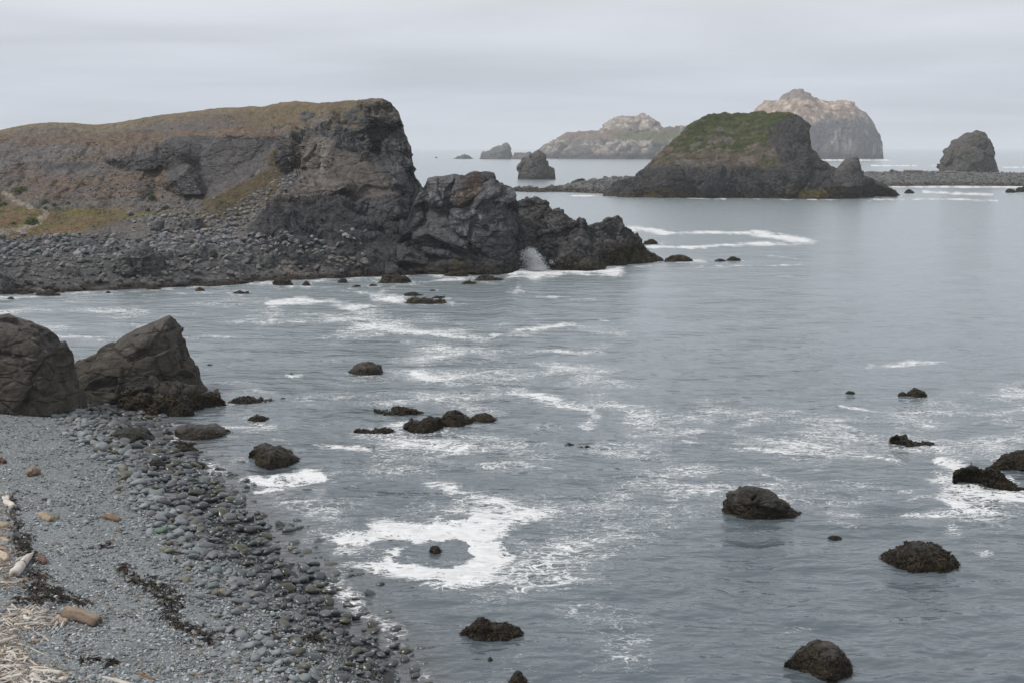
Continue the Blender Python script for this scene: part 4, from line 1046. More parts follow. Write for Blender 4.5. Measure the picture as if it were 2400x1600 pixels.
def g_disp(px, py, P):
    rockm = np.maximum(sm(372, 408, py + 12 * fbm(P / 18, 3, 701)), poly(px + 14 * fbm(P / 10, 3, 703), py, [(1790, 300), (1850, 262), (1905, 285), (1905, 360), (1960, 390), (1900, 420), (1830, 380)], 10))
    big = broken(P, 13, 705, (10, 15, 20), 1.2, 4, .1, .55)
    fade = np.clip((py - lerp(GT, px)) / 7, .6, 1)
    return fade * (rockm * 3.2 * big + (1 - rockm) * (1.6 * fbm(P / 12, 4, 707) + 1.1 * fbm(P / 3, 3, 709) + .6 * np.abs(fbm(P / 1.3, 2, 710))))
def g_col(px, py, V, N):
    k = len(px)
    n1, n2 = fbm(V / 14, 4, 711), fbm(V / 4, 4, 713)
    wx, wy = px + 22 * n1, py + 14 * n2
    rockm = np.maximum(sm(378, 408, wy), poly(wx, wy, [(1800, 310), (1835, 285), (1870, 268), (1905, 285), (1905, 360), (1960, 390), (1900, 420), (1830, 385)], 26))
    rockm = sm(.3, .7, rockm + .45 * fbm(V / 6 + 5, 3, 731))
    green = mix(np.tile([0.034, 0.043, 0.013], (k, 1)), np.tile([0.062, 0.066, 0.022], (k, 1)), sm(-.3, .4, n2))
    brown = mix(np.tile([0.080, 0.062, 0.047], (k, 1)), np.tile([0.13, 0.105, 0.085], (k, 1)), sm(0, .45, n2))
    C = mix(green, brown, np.clip(sm(-.08, .25, n1 + .5 * n2 + (wy - 338) / 90), 0, 1) * .9)
    C = mix(C, np.tile([0.12, 0.11, 0.105], (k, 1)), sm(.25, .5, fbm(V / 8 + 60, 3, 717)) * .7)
    R = np.tile([0.046, 0.044, 0.044], (k, 1)) * (1 + .35 * n2)[:, None] * (1 + .3 * n1)[:, None]
    R = R * slab_tones(px, py, HSLAB)
    C = mix(C, R, rockm)
    C = mix(C, np.tile([0.078, 0.055, 0.013], (k, 1)) * (1 + .5 * n2)[:, None], sm(5.0, 1.8, V[:, 2] + 3 * n1 + (px < 1800) * 2.0) * .85)
    return C * (1 + .2 * fbm(V / 1.5, 3, 719))[:, None]
outcrop('islet', 'steep dark islet with green turf cap and rounded left shoulder in mid bay', GT, GB, GC, np.linspace(1410, 2112, 380), 130, [(4, -.3), (12, -2), (30, -10), (45, -28)], g_disp, g_col, 'islet')
rock('pinnacle', 'dark pyramid-shaped rock tooth on the low tail of the green islet', 'rock', [(1955, 404), (1963, 393), (1975, 382), (1984, 374), (1996, 370), (2007, 367.5), (2012, 380), (2016, 395), (2021, 408)], 440, 14, base_z=4, zb=2, seed=81, size=5, rough_amp=.06, mat=M_CLIFF, col=(.085, .08, .078), foam=0, res=2)
def tide_rock(label, x0, x1, yt, yb, pk=.5, seed=0, blunt=.6, olive=.6, name='tide_rock', D=None, **k):
    w = (x1 - x0) / FOC * y_at(yb)
    return rock(name, label, 'rock', bump_outline(x0, x1, yt, yb - .15 * (yb - yt), pk, blunt, seed, 9), yb, D or w * .6, weed=k.pop('weed', 1.0), seed=seed + 100, olive=olive, res=k.pop('res', 1.6), **k)
for lab, a in (('olive weed-covered rock under the front face of the green islet', (1725, 1798, 446, 464, .55, 3)), ('olive weed-topped wedge of rock in front of the tail of the green islet', (1911, 1982, 443, 467, .45, 4)),
               ('small rounded weedy rock just off the right tip of the green islet', (2119, 2143, 444, 454, .5, 5)), ('low dark rock awash to the right of the weedy wedge by the islet', (1976, 1997, 456, 464, .5, 6)),
               ('flat brown rock awash against the middle of the green islet', (1833, 1856, 459, 467, .5, 7)), ('small dark domed rock in the bay far right before the gravel bar', (2356, 2381, 441, 452, .5, 8)), ('larger dark domed rock at the right edge before the gravel bar', (2380, 2425, 434, 451, .5, 9)),
               ('rounded weedy boulder heap at the right foot of the islet tail', (2058, 2090, 430, 460, .4, 10)), ('weedy brown rock between the pinnacle and the islet tip', (1985, 2050, 432, 464, .5, 12)), ('rounded olive rock at the left foot of the green islet', (1452, 1486, 444, 461, .6, 13))):
    tide_rock(lab, *a[:4], pk=a[4], seed=a[5], mat=M_CLIFF, foam=.5)

# gravel bars either side of the islet, with stones
def bar(name, top, bot, ctrl, x0, x1, ncol, seed, back):
    G, PX, PY = relief(np.linspace(x0, x1, ncol), top, bot, tps(ctrl), 40, back, 1.0)
    P = G.reshape(-1, 3)
    d = .9 * fbm(P / 9, 3, seed) + .6 * broken(P, 2.6, seed + 3, (0, 0, 0), 1, 2, .1)
    G2, _ = displaced(G, d)
    V = G2.reshape(-1, 3)
    n = fbm(V / 5, 3, seed + 7)
    C = np.tile([0.10, 0.098, 0.095], (len(V), 1)) * (1 + .4 * n)[:, None] * (1 + .4 * fbm(V / 1.6, 3, seed + 8))[:, None]
    C = mix(C, np.tile([0.035, 0.028, 0.018], (len(V), 1)), sm(1.6, .7, V[:, 2] + n) * .8)
    o = obj(name, mesh_of(name, V, grid_faces(*G2.shape[:2]), M_BOULDER, C), kind='structure')
    return o, G2, PX, PY
BL_T = [(1195, 446), (1211, 441), (1272, 441), (1300, 437), (1337, 430), (1370, 424), (1408, 419), (1450, 416), (1500, 414)]
BL_B = [(1195, 448), (1260, 451), (1350, 452), (1500, 459)]
gb1, GB1, GX1, GY1 = bar('gravel_bar', BL_T, BL_B, [yz(1195, 448, 0), yz(1260, 451, 0), yz(1350, 452, 0), yz(1500, 459, 0), (1211, 441, 600), (1300, 437, 605), (1408, 419, 615), (1500, 414, 600)], 1195, 1500, 160, 731, [(4, -.2), (12, -2), (20, -6)])
BR_T = [(1990, 410), (2029, 405), (2070, 402.5), (2120, 402), (2200, 402.5), (2300, 404), (2400, 405), (2900, 407)]
BR_B = [(1990, 436), (2060, 435.5), (2200, 435.5), (2400, 437), (2900, 440)]
gb2, GB2, GX2, GY2 = bar('gravel_bar', BR_T, BR_B, [yz(1990, 436, 0), yz(2060, 435.5, 0), yz(2200, 435.5, 0), yz(2400, 437, 0), yz(2900, 440, 0), (1990, 408, 715), (2100, 402, 718), (2300, 404, 716), (2900, 407, 700), (2100, 420, 690), (2400, 420, 685)], 1990, 2900, 240, 741, [(5, -.1), (15, -1.5), (30, -6)])
rock('boulder', 'dark slab-sided boulder on top of the left gravel bar', 'boulder', [(1335, 431), (1342, 425), (1352, 421), (1364, 418), (1371, 420), (1372, 427), (1360, 431)], 436, 4, base_z=1.5, zb=.5, seed=83, mat=M_CLIFF, col=(.05, .05, .05), foam=0, res=2)

# ------------------------------------------------------------------ stones and boulders in numbers
def stone_shape(base, seed, cuts=9, squash=(1, .8, .6), lo=.62, hi=.95):
    """A broken or worn stone: a ball cut by several planes."""
    r = np.random.RandomState(seed)
    V = base[0].copy()
    for _ in range(cuts):
        n = r.normal(size=3)
        n /= np.linalg.norm(n)
        d = r.uniform(lo, hi)
        k = V @ n
        V = V - np.outer(np.clip(k - d, 0, None), n)
    return V * np.array(squash) * (1 + r.uniform(-.12, .12, 3))
def spin(n, r, tiltmax):
    """Random rotations: any heading, a limited lean."""
    a, b, c = r.uniform(0, 2 * math.pi, n), r.normal(0, tiltmax, n), r.normal(0, tiltmax, n)
    ca, sa, cb, sb, cc, sc = np.cos(a), np.sin(a), np.cos(b), np.sin(b), np.cos(c), np.sin(c)
    Rz = np.stack([ca, -sa, 0 * a, sa, ca, 0 * a, 0 * a, 0 * a, 0 * a + 1], 1).reshape(-1, 3, 3)
    Rx = np.stack([0 * a + 1, 0 * a, 0 * a, 0 * a, cb, -sb, 0 * a, sb, cb], 1).reshape(-1, 3, 3)
    Ry = np.stack([cc, 0 * a, sc, 0 * a, 0 * a + 1, 0 * a, -sc, 0 * a, cc], 1).reshape(-1, 3, 3)
    return Ry @ Rx @ Rz
def scatter(parent, name, pos, size, cols, shapes, faces, mat, seed, tilt=.3, singles=300, sink=.25, rough=None, smooth=False, stuff_name='small_stones', min_single=0.0):
    """The largest stones as objects of their own sharing meshes, the others joined into one part."""
    r = np.random.RandomState(seed)
    n = len(pos)
    R3 = spin(n, r, tilt)
    which = r.randint(0, len(shapes), n)
    order = np.argsort(-size / pos[:, 1])            # the 300 that show largest
    big = order[:singles]
    rest = order[singles:]
    if singles:
        qn = 6
        key = [(int(which[i]), int(r.randint(0, qn))) for i in big]
        pal = {}
        for (w, q), i in zip(key, big):
            if (w, q) not in pal:
                cc = np.tile(np.r_[cols[i], rough[i] if rough is not None else .8], (len(shapes[w]), 1))
                cc[:, :3] *= (1 + .15 * fbm(shapes[w] * 2 + i, 2, 5))[:, None]
                pal[(w, q)] = mesh_of(name, shapes[w], faces, mat, cc, smooth)
            o = obj(name, pal[(w, q)], parent=parent)
            M = np.eye(4)
            M[:3, :3] = R3[i] * size[i]
            M[:3, 3] = pos[i] + [0, 0, size[i] * (.35 - sink)]
            o.matrix_world = M.T.tolist() if False else [list(row) for row in M]
    if len(rest):
        Vs, Fs, Cs = [], [], []
        off = 0
        tiny = size[rest] / pos[rest, 1] * FOC < 5.5                # half-size in pixels of the photograph
        for w, cls in [(w, c) for w in range(len(shapes)) for c in ((0, 1) if len(faces) == 80 else (0,))]:
            m = rest[(which[rest] == w) & (tiny == bool(cls))] if len(faces) == 80 else rest[which[rest] == w]
            if not len(m):
                continue
            S, faces_ = (ICO1[0] * np.abs(shapes[w]).max(0) * .95, ICO1[1]) if cls else (shapes[w], faces)
            V = np.einsum('nij,kj->nki', R3[m] * size[m][:, None, None], S) + (pos[m] + np.stack([0 * size[m], 0 * size[m], size[m] * (.35 - sink)], 1))[:, None]
            k = len(S)
            Vs.append(V.reshape(-1, 3))
            Fs.append((faces_[None] + (np.arange(len(m)) * k)[:, None, None]).reshape(-1, faces_.shape[1]) + off)
            c = np.repeat(np.c_[cols[m], rough[m] if rough is not None else np.full(len(m), .8)], k, 0)
            Cs.append(c)
            off += len(m) * k
        obj(stuff_name, mesh_of(stuff_name, np.concatenate(Vs), np.concatenate(Fs), mat, np.concatenate(Cs), smooth), kind='stuff', parent=parent)
def spread(cands, rad, cell):
    """Dart throwing, biggest first: keeps candidates that do not overlap those kept already."""
    order = np.argsort(-rad)
    grid, keep = {}, []
    mx = rad.max()
    for i in order:
        x, y, r_ = cands[i, 0], cands[i, 1], rad[i]
        cx, cy_ = int(x // cell), int(y // cell)
        k = int((r_ + mx) // cell) + 1
        ok = True
        for a in range(cx - k, cx + k + 1):
            for b in range(cy_ - k, cy_ + k + 1):
                for (x2, y2, r2) in grid.get((a, b), ()):
                    if (x - x2) ** 2 + (y - y2) ** 2 < (r_ + r2) ** 2:
                        ok = False
                        break
                if not ok:
                    break
            if not ok:
                break
        if ok:
            keep.append(i)
            grid.setdefault((cx, cy_), []).append((x, y, r_))
    return np.array(keep)
ANG = [stone_shape(ICO2, 30 + i, 11, (1, .78, .6), .5, .85) for i in range(8)]
ANG1 = [stone_shape(ICO1, 50 + i, 6, (1, .75, .6), .6, .9) for i in range(8)]
def headland_boulders():
    r = np.random.RandomState(5)
    zones = []   # px centres, vertical placement, size in pixels
    n = 9000
    x = r.uniform(-60, 860, n)
    y = lerp(HB, x) - 3 - np.abs(r.normal(0, 1, n)) * 30
    zones.append((x, y, np.clip(r.lognormal(2.75, .40, n), 9, 40) * np.where(x > 640, .8, 1)))
    n = 14000
    x = r.uniform(-60, 700, n)
    y = r.uniform(556, 655, n)
    zones.append((x, y, np.clip(r.lognormal(2.0, .45, n), 4.5, 24)))
    n = 1800
    t = r.uniform(0, 1, n)
    x, y = 505 + 175 * t + r.normal(0, 14, n), 536 - 130 * t + r.normal(0, 9, n) + 14
    zones.append((x, y, np.clip(r.lognormal(1.8, .45, n), 4, 16)))
    n = 1600
    x, y = r.normal(420, 50, n), r.normal(522, 16, n)
    zones.append((x, y, np.clip(r.lognormal(1.8, .5, n), 4, 20)))
    n = 1500
    x, y = r.uniform(-40, 470, n), r.uniform(330, 560, n)
    zones.append((x, y, np.clip(r.lognormal(1.1, .4, n), 2.5, 9)))
    n = 700
    x, y = r.normal(330, 70, n), r.normal(455, 16, n)
    zones.append((x, y, np.clip(r.lognormal(1.5, .4, n), 3, 11)))
    X, Y, S = (np.concatenate([z[i] for z in zones]) for i in range(3))
    ok = Y < lerp(HB, X) - 1
    X, Y, S = X[ok], Y[ok], S[ok]
    keep = spread(np.stack([X * .8, Y * 1.5], 1), S * .25, 14)
    X, Y, S = X[keep], Y[keep], S[keep]
    pos = on_headland(X, Y)
    size = S / FOC * pos[:, 1] * np.where(pos[:, 2] > 5.2, .52, .66)
    base = np.array([0.155, 0.155, 0.157])
    cols = base * r.uniform(.6, 1.35, (len(S), 1)) * (1 + r.normal(0, .04, (len(S), 3)))
    lowz = sm(2.6, .8, pos[:, 2] + r.normal(0, .5, len(S)))
    cols = mix(cols, np.tile([0.115, 0.105, 0.092], (len(S), 1)) * r.uniform(.6, 1.3, (len(S), 1)), sm(3.4, 2.0, pos[:, 2]) * .8)
    cols = mix(cols, np.tile([0.03, 0.02, 0.014], (len(S), 1)), sm(.8, .3, pos[:, 2] + r.normal(0, .2, len(S))) * .9)
    scatter(headland, 'boulder', pos, size, np.clip(cols, .01, .5), ANG, ICO2[1], M_BOULDER, 9, .35, 300, -.05, None, False, 'small_boulders')
headland_boulders()
def bar_stones(parent, G, PX, seed, n, smax):
    r = np.random.RandomState(seed)
    i, j = r.randint(0, G.shape[0], n), r.randint(2, 40, n)
    pos = G[i, j]
    size = np.clip(r.lognormal(-.7, .45, n), .25, smax)
    cols = np.array([.115, .112, .108]) * r.uniform(.5, 1.5, (n, 1))
    cols = mix(cols, np.tile([.035, .028, .018], (n, 1)), sm(1.6, .8, pos[:, 2]))
    scatter(parent, 'stone', pos, size, cols, ANG1, ICO1[1], M_BOULDER, seed + 1, .4, 0)
bar_stones(gb1, GB1, GX1, 21, 1500, 1.3)
bar_stones(gb2, GB2, GX2, 23, 3500, 1.4)
# ------------------------------------------------------------------ the near beach
BW = [tuple(at_z(x, y, 0.0)[:2]) for x, y in BEACH_PX]
BPOLY = BW + [(30, -20), (-120, -20), (-120, BW[0][1])]
def beach_d(x, y):
    d = seg_dist(x, y, BW)
    return np.where(inside(x, y, BPOLY), d, -d)
def beach_z(x, y):
    d = beach_d(x, y)
    up = np.clip(d, 0, None)
    z = .13 * np.minimum(up, 7) + .075 * np.clip(up - 7, 0, 25) - .16 * np.clip(-d, 0, 12)
    return z + .0
def on_beach(px, py):
    px, py = np.atleast_1d(np.asarray(px, float)), np.atleast_1d(np.asarray(py, float))
    z = np.full(px.shape, .6)
    for _ in range(12):
        p = at_z(px, py, z)
        z = .5 * z + .5 * beach_z(p[:, 0], p[:, 1])
    return at_z(px, py, z)
def wrack_lines():
    zb = (0, 1060, 5.807)
    za = (0, 1330, 5.807)
    L = [(zoomed([(130, 590), (190, 660), (200, 790), (130, 830)], *zb), 7), (zoomed([(200, 900), (260, 960), (250, 1050)], *zb), 7), (zoomed([(220, 1130), (330, 1180), (360, 1230), (240, 1260), (330, 1330)], *zb), 12),
         (zoomed([(300, 1280), (420, 1370), (480, 1500)], *zb), 8), (zoomed([(430, 60), (560, 150), (500, 230), (460, 300)], *za), 14), (zoomed([(420, 300), (560, 330), (780, 330), (880, 400)], *za), 10),
         (zoomed([(210, 460), (400, 440), (700, 440), (960, 440), (1180, 490)], *za), 8), (zoomed([(820, 760), (900, 830), (980, 880), (1080, 900)], *Z6), 9), (zoomed([(1080, 900), (1150, 980), (1180, 1020), (1200, 1080)], *Z6), 17),
         (zoomed([(1130, 1100), (1280, 1190), (1400, 1230)], *Z6), 8), (zoomed([(1400, 1240), (1460, 1300)], *Z6), 12), (zoomed([(1080, 1290), (1240, 1265), (1370, 1260)], *za), 3), (zoomed([(1440, 1330), (1520, 1320), (1610, 1295)], *za), 5),
         (zoomed([(1850, 1230), (1900, 1250)], *Z6), 6), (zoomed([(2100, 1250), (2200, 1280)], *Z6), 8), (zoomed([(700, 640), (760, 600)], *Z6), 5)]
    return L
WRACK = wrack_lines()
def build_beach():
    u = np.r_[np.linspace(-420, -10, 40), np.linspace(-4, 1060, 400)]
    v = np.r_[np.linspace(872, 1000, 50), np.linspace(1001.5, 1640, 260), np.linspace(1650, 2300, 30)]
    PX, PY = np.meshgrid(u, v, indexing='ij')
    P = at_z(PX.ravel(), PY.ravel(), 0.35)
    x, y = P[:, 0], P[:, 1]
    z = beach_z(x, y)
    d = beach_d(x, y)
    V = np.stack([x, y, z], 1)
    z = z + .05 * fbm(V / 1.6, 3, 801) + .022 * np.abs(fbm(V / .13, 2, 803)) + .02 * fbm(V / .3, 2, 804) - .06 * sm(6, 3, d) * sm(-1, .5, d)
    V[:, 2] = z
    px, py = project(V)
    n1, n2 = fbm(V / 1.8, 3, 805), fbm(V / .16, 3, 807)
    k = len(V)
    C = np.tile([0.172, 0.184, 0.188], (k, 1)) * (1 + .22 * n1)[:, None] * (1 + .45 * n2)[:, None]
    C = mix(C, np.tile([.17, .13, .09], (k, 1)), .5 * sm(.2, .5, fbm(V / .5 + 20, 3, 809)) * poly(px, py, [(-50, 1200), (60, 1230), (90, 1330), (220, 1560), (300, 1620), (-50, 1640)], 20))
    C = mix(C, np.tile([.040, .042, .042], (k, 1)), sm(3.6, 1.2, d + 1.2 * n1))
    wr = np.zeros(k)
    for pts, w in WRACK:
        wr = np.maximum(wr, np.exp(-(seg_dist(px, py, pts) / w) ** 2))
    C = mix(C, np.tile([.028, .022, .016], (k, 1)), sm(.3, .8, wr + .6 * n2 + .5 * n1 - .15) * .75)
    F = grid_faces(len(u), len(v))
    return obj('beach', mesh_of('beach', V, F, M_GRAVEL, np.clip(C, .01, .6)), kind='structure')
beach = build_beach()
ROUND = [stone_shape(ICO2, 130 + i, 9, (1, .66 + .05 * (i % 4), .42 + .05 * (i % 3)), .56, .92) for i in range(10)]
ROUND1b = ROUND
ROUND1 = [stone_shape(ICO1, 150 + i, 5, (1, .72, .45), .75, .97) for i in range(8)]
def beach_stones():
    r = np.random.RandomState(17)
    pxs, pys, rad = [], [], []
    n = 70000
    px, py = r.uniform(-60, 1010, n), r.uniform(940, 1640, n)
    near = seg_dist(px * .8, py, [(x * .8, y) for x, y in BEACH_PX]) < r.choice([70, 170, 260, 900], n)
    px, py = px[near], py[near]
    n = len(px)
    p = on_beach(px, py)
    d = beach_d(p[:, 0], p[:, 1])
    # acceptance by area on the ground, size by distance from the water
    acc = r.rand(n) < np.clip((p[:, 1] / 95) ** 2, .2, 1)
    band = np.interp(p[:, 1], [44, 55, 70, 85, 95], [5.2, 5.0, 4.2, 4.5, 6.0])
    along = r.normal(0, .6, n)
    core = sm(band + .6, band - .8, d + along)
    s = np.where(r.rand(n) < core, np.clip(r.lognormal(-1.55, .40, n), .10, .50), np.clip(r.lognormal(-2.75, .45, n), .035, .2))
    s = np.where(p[:, 1] > 72, s * .85, s)
    s *= np.where(d < -1.0, .9, 1)
    ok = acc & (d > -2.6) & (d < band + 13) & ~((d < 0) & (r.rand(n) > .55 * np.exp(d / 1.1)))
    ok &= (s > .10) | (r.rand(n) < .85)
    p, s, d = p[ok], s[ok], d[ok]
    s = s * np.where(d < 5, 1.25, 1.0)
    keep = spread(p[:, :2], s * .48, .3)
    p, s, d = p[keep], s[keep], d[keep]
    # a few placed by hand where single stones stand out
    hand = [(372, 1370, 14), (507, 1445, 15), (607, 1498, 20), (331, 1300, 10), (340, 1200, 8), (318, 1592, 17), (288, 1478, 12), (318, 1408, 11), (552, 1540, 17), (640, 1495, 14), (740, 1560, 24), (590, 1310, 16), (378, 1247, 20), (300, 1362, 10)]
    hp = on_beach([h[0] for h in hand], [h[1] for h in hand])
    hs = np.array([h[2] for h in hand]) / FOC * hp[:, 1]
    far = np.ones(len(p), bool)
    for q, w in zip(hp, hs):
        far &= np.hypot(p[:, 0] - q[0], p[:, 1] - q[1]) > .7 * (s + w)
    p, s, d = np.r_[p[far], hp], np.r_[s[far], hs], np.r_[d[far], beach_d(hp[:, 0], hp[:, 1])]
    n = len(s)
    base = np.array([.190, .206, .214])
    cols = base * r.uniform(.72, 1.28, (n, 1))
    hue = r.rand(n)
    cols = np.where((hue < .10)[:, None], np.array([.15, .14, .105]) * r.uniform(.7, 1.1, (n, 1)), cols)
    cols = np.where(((hue > .10) & (hue < .16))[:, None], np.array([.165, .195, .182]) * r.uniform(.8, 1.15, (n, 1)), cols)
    cols = np.where(((hue > .16) & (hue < .24))[:, None], np.array([.18, .172, .178]) * r.uniform(.7, 1.1, (n, 1)), cols)
    green = [(378, 1247), (372, 1370), (507, 1445)]
    for k_, (gx, gy) in enumerate(green):
        gpx, gpy = project(p)
        cols[np.argmin(np.hypot(gpx - gx, gpy - gy))] = [(.10, .15, .115), (.21, .255, .245), (.18, .24, .21)][k_]
    wetm = sm(5.2, 2.2, d + r.normal(0, .5, n))                          # stones the sea has just wetted are darker and shine
    cols = cols * (1 - .64 * wetm)[:, None]
    weedy = (r.rand(n) < .08) & (d < 2.2)
    cols = np.where(weedy[:, None], np.array([.050, .048, .026]) * r.uniform(.7, 1.4, (n, 1)), cols)
    p[:, 2] = np.maximum(p[:, 2], -.06 - .10 * r.rand(n))
    rough = .78 - .48 * wetm
    scatter(beach, 'stone', p, s, np.clip(cols, .01, .5), ROUND1b, ICO2[1], M_COBBLE, 19, .28, 300, .05, rough, True, 'small_stones')
    # shingle between and above
    m = 42000
    px, py = r.uniform(-60, 900, m), 960 + 680 * r.rand(m) ** .8
    q = on_beach(px, py)
    dd = beach_d(q[:, 0], q[:, 1])
    ok = dd > 1.0
    q, dd = q[ok], dd[ok]
    m = len(q)
    sz = np.clip(r.lognormal(-3.1, .45, m), .022, .13)
    cc = np.array([.245, .262, .268]) * r.uniform(.3, 1.7, (m, 1))
    hue = r.rand(m)
    cc = np.where((hue < .12)[:, None], np.array([.20, .165, .115]) * r.uniform(.6, 1.2, (m, 1)), cc)
    cc = np.where((hue > .985)[:, None], np.array([.5, .5, .48]), cc)
    cc = cc * (1 - .6 * sm(3.4, 1.0, dd))[:, None]
    tet = [stone_shape((np.array([[1, 0, 0], [-1, 0, 0], [0, 1, 0], [0, -1, 0], [0, 0, 1], [0, 0, -1]], float), None), 170 + i, 1, (1, .75, .5)) for i in range(4)]
    ft = np.array([[0, 2, 4], [2, 1, 4], [1, 3, 4], [3, 0, 4], [2, 0, 5], [1, 2, 5], [3, 1, 5], [0, 3, 5]])
    scatter(beach, 'pebble', q, sz, np.clip(cc, .01, .6), tet, ft, M_COBBLE, 29, .4, 0, .15, np.full(m, .8), False, 'shingle')
beach_stones()

# ------------------------------------------------------------------ two tall rocks at the end of the beach
def big_rock_col(V, N, c):
    n = fbm(V / 2.0, 4, 901)
    k = len(V)
    C = np.tile([.054, .047, .040], (k, 1)) * (1 + .3 * n)[:, None] * (1 + .3 * fbm(V / .5, 3, 903))[:, None]
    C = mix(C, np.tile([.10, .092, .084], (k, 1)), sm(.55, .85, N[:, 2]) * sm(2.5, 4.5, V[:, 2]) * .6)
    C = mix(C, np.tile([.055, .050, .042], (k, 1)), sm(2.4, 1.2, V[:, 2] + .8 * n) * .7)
    return C
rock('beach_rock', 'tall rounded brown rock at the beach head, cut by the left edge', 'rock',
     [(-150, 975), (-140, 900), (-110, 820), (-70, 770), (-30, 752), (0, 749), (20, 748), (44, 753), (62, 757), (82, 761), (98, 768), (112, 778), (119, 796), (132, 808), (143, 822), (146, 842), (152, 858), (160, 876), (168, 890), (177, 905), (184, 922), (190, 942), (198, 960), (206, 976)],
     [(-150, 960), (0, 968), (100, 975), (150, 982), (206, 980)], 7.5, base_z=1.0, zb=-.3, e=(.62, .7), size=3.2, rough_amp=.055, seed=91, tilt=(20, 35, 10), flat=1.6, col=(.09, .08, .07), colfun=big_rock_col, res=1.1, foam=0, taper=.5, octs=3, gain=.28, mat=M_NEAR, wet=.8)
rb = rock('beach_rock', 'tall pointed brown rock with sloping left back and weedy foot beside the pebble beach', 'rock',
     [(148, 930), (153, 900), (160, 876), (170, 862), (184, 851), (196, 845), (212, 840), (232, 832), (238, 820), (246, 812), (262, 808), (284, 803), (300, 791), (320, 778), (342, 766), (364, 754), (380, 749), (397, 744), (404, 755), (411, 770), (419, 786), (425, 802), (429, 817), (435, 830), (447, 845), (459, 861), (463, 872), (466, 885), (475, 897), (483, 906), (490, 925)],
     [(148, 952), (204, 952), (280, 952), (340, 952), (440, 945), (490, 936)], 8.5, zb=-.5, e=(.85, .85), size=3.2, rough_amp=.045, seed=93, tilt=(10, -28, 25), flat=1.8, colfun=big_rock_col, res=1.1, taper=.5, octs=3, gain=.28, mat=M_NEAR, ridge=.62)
def ledge_col(V, N, c):
    return mix(c, np.tile([.075, .068, .06], (len(V), 1)), sm(0, .4, fbm(V / 1.2, 3, 931)) * .6)
rock('rock_ledge', 'low broken ledge hung with brown seaweed at the foot of the pointed rock', 'rock ledge',
     [(272, 955), (285, 925), (300, 905), (330, 898), (352, 893), (375, 902), (398, 900), (420, 900), (445, 906), (468, 915), (490, 920), (508, 927), (526, 942)],
     [(272, 958), (340, 968), (400, 976), (452, 976), (490, 958), (526, 948)], 4.5, size=.9, rough_amp=.06, seed=95, weed=.75, weed_n=3800, weed_size=.2, olive=.55, colfun=ledge_col, res=1.5, e=(.9, .8))
rock('rock_ledge', 'small dark weed-draped rock hanging in front of the ledge below the pointed rock', 'rock', bump_outline(388, 458, 946, 978, .5, .5, 3), 979, 1.2, seed=96, weed=1, weed_n=900, weed_size=.15, olive=.3, res=1.8)

# ------------------------------------------------------------------ rocks standing in the water
W = dict(cat='rock')
rock('sea_rock', 'bare-backed dark rock with a sharp left shoulder alone in the right bay', 'rock',
     [(1697, 1210), (1699, 1190), (1700, 1180), (1704, 1168), (1705, 1156), (1712, 1154), (1722, 1157), (1735, 1152), (1745, 1149), (1753, 1146), (1770, 1149), (1790, 1151), (1805, 1155), (1820, 1165), (1828, 1174), (1845, 1180), (1858, 1190), (1870, 1198), (1882, 1206), (1885, 1217)],
     [(1697, 1222), (1740, 1226), (1810, 1225), (1885, 1220)], 2.6, size=1.5, rough_amp=.10, seed=201, tilt=(15, 22, 0), flat=1.2, col=(.028, .024, .019), weed=.22, weed_n=700, weed_size=.09, olive=.35, tint=(.05, .046, .04), res=1.6, e=(.55, .6), wet=.35, foam=.3, octs=3, gain=.25)
rock('sea_rock', 'wide weed-covered dome of rock low in the right of the bay', 'rock',
     [(2058, 1330), (2068, 1318), (2078, 1306), (2090, 1292), (2105, 1288), (2118, 1286), (2128, 1282), (2141, 1276), (2160, 1275), (2182, 1274), (2194, 1280), (2206, 1285), (2212, 1295), (2228, 1304), (2238, 1316), (2250, 1326), (2264, 1334)],
     [(2058, 1332), (2120, 1347), (2200, 1350), (2264, 1336)], 3.0, size=.7, rough_amp=.06, seed=203, weed=.8, weed_n=4200, weed_size=.11, olive=.35, res=1.6, e=(.75, .75), foam=.3, tint=(.05, .05, .047))
rock('sea_rock', 'steep rounded rock with rusty weed cut by the bottom edge at lower right', 'rock',
     [(1840, 1560), (1843, 1552), (1856, 1540), (1872, 1528), (1888, 1518), (1906, 1510), (1925, 1506), (1947, 1505), (1960, 1511), (1970, 1520), (1978, 1530), (1986, 1544), (1993, 1560), (1998, 1580), (2003, 1597)],
     [(1840, 1566), (1870, 1582), (1920, 1604), (2003, 1600)], 2.0, size=.6, rough_amp=.05, seed=205, weed=.75, weed_n=3000, weed_size=.09, olive=.3, col=(.05, .045, .038), res=1.5, e=(.7, .7), foam=.25)
rock('sea_rock', 'glossy two-humped kelp-hung rock near the bottom of the bay', 'rock',
     [(1073, 1496), (1080, 1485), (1090, 1474), (1105, 1465), (1118, 1455), (1126, 1452), (1140, 1458), (1152, 1464), (1165, 1463), (1180, 1463), (1200, 1468), (1216, 1474), (1226, 1484), (1236, 1494)],
     [(1073, 1497), (1110, 1512), (1180, 1514), (1236, 1500)], 1.6, size=.5, rough_amp=.06, seed=207, weed=.75, weed_n=2400, weed_size=.09, olive=.3, col=(.028, .024, .021), res=1.6, wet=.22, foam=.3)
rock('sea_rock', 'small pointed dark rock cut by the bottom edge below the two-humped rock', 'rock', [(1188, 1600), (1196, 1590), (1208, 1575), (1214, 1571), (1224, 1578), (1236, 1592), (1243, 1604)], 1612, .9, size=.4, seed=209, weed=.5, weed_n=200, weed_size=.06, col=(.05, .045, .035), res=1.6, wet=.25, foam=.4)
rock('sea_rock', 'tiny dark rock awash just right of the two-humped rock base', 'rock', bump_outline(1138, 1160, 1539, 1556, .5, .6, 4), 1560, .5, seed=211, weed=.9, res=2, foam=.3)
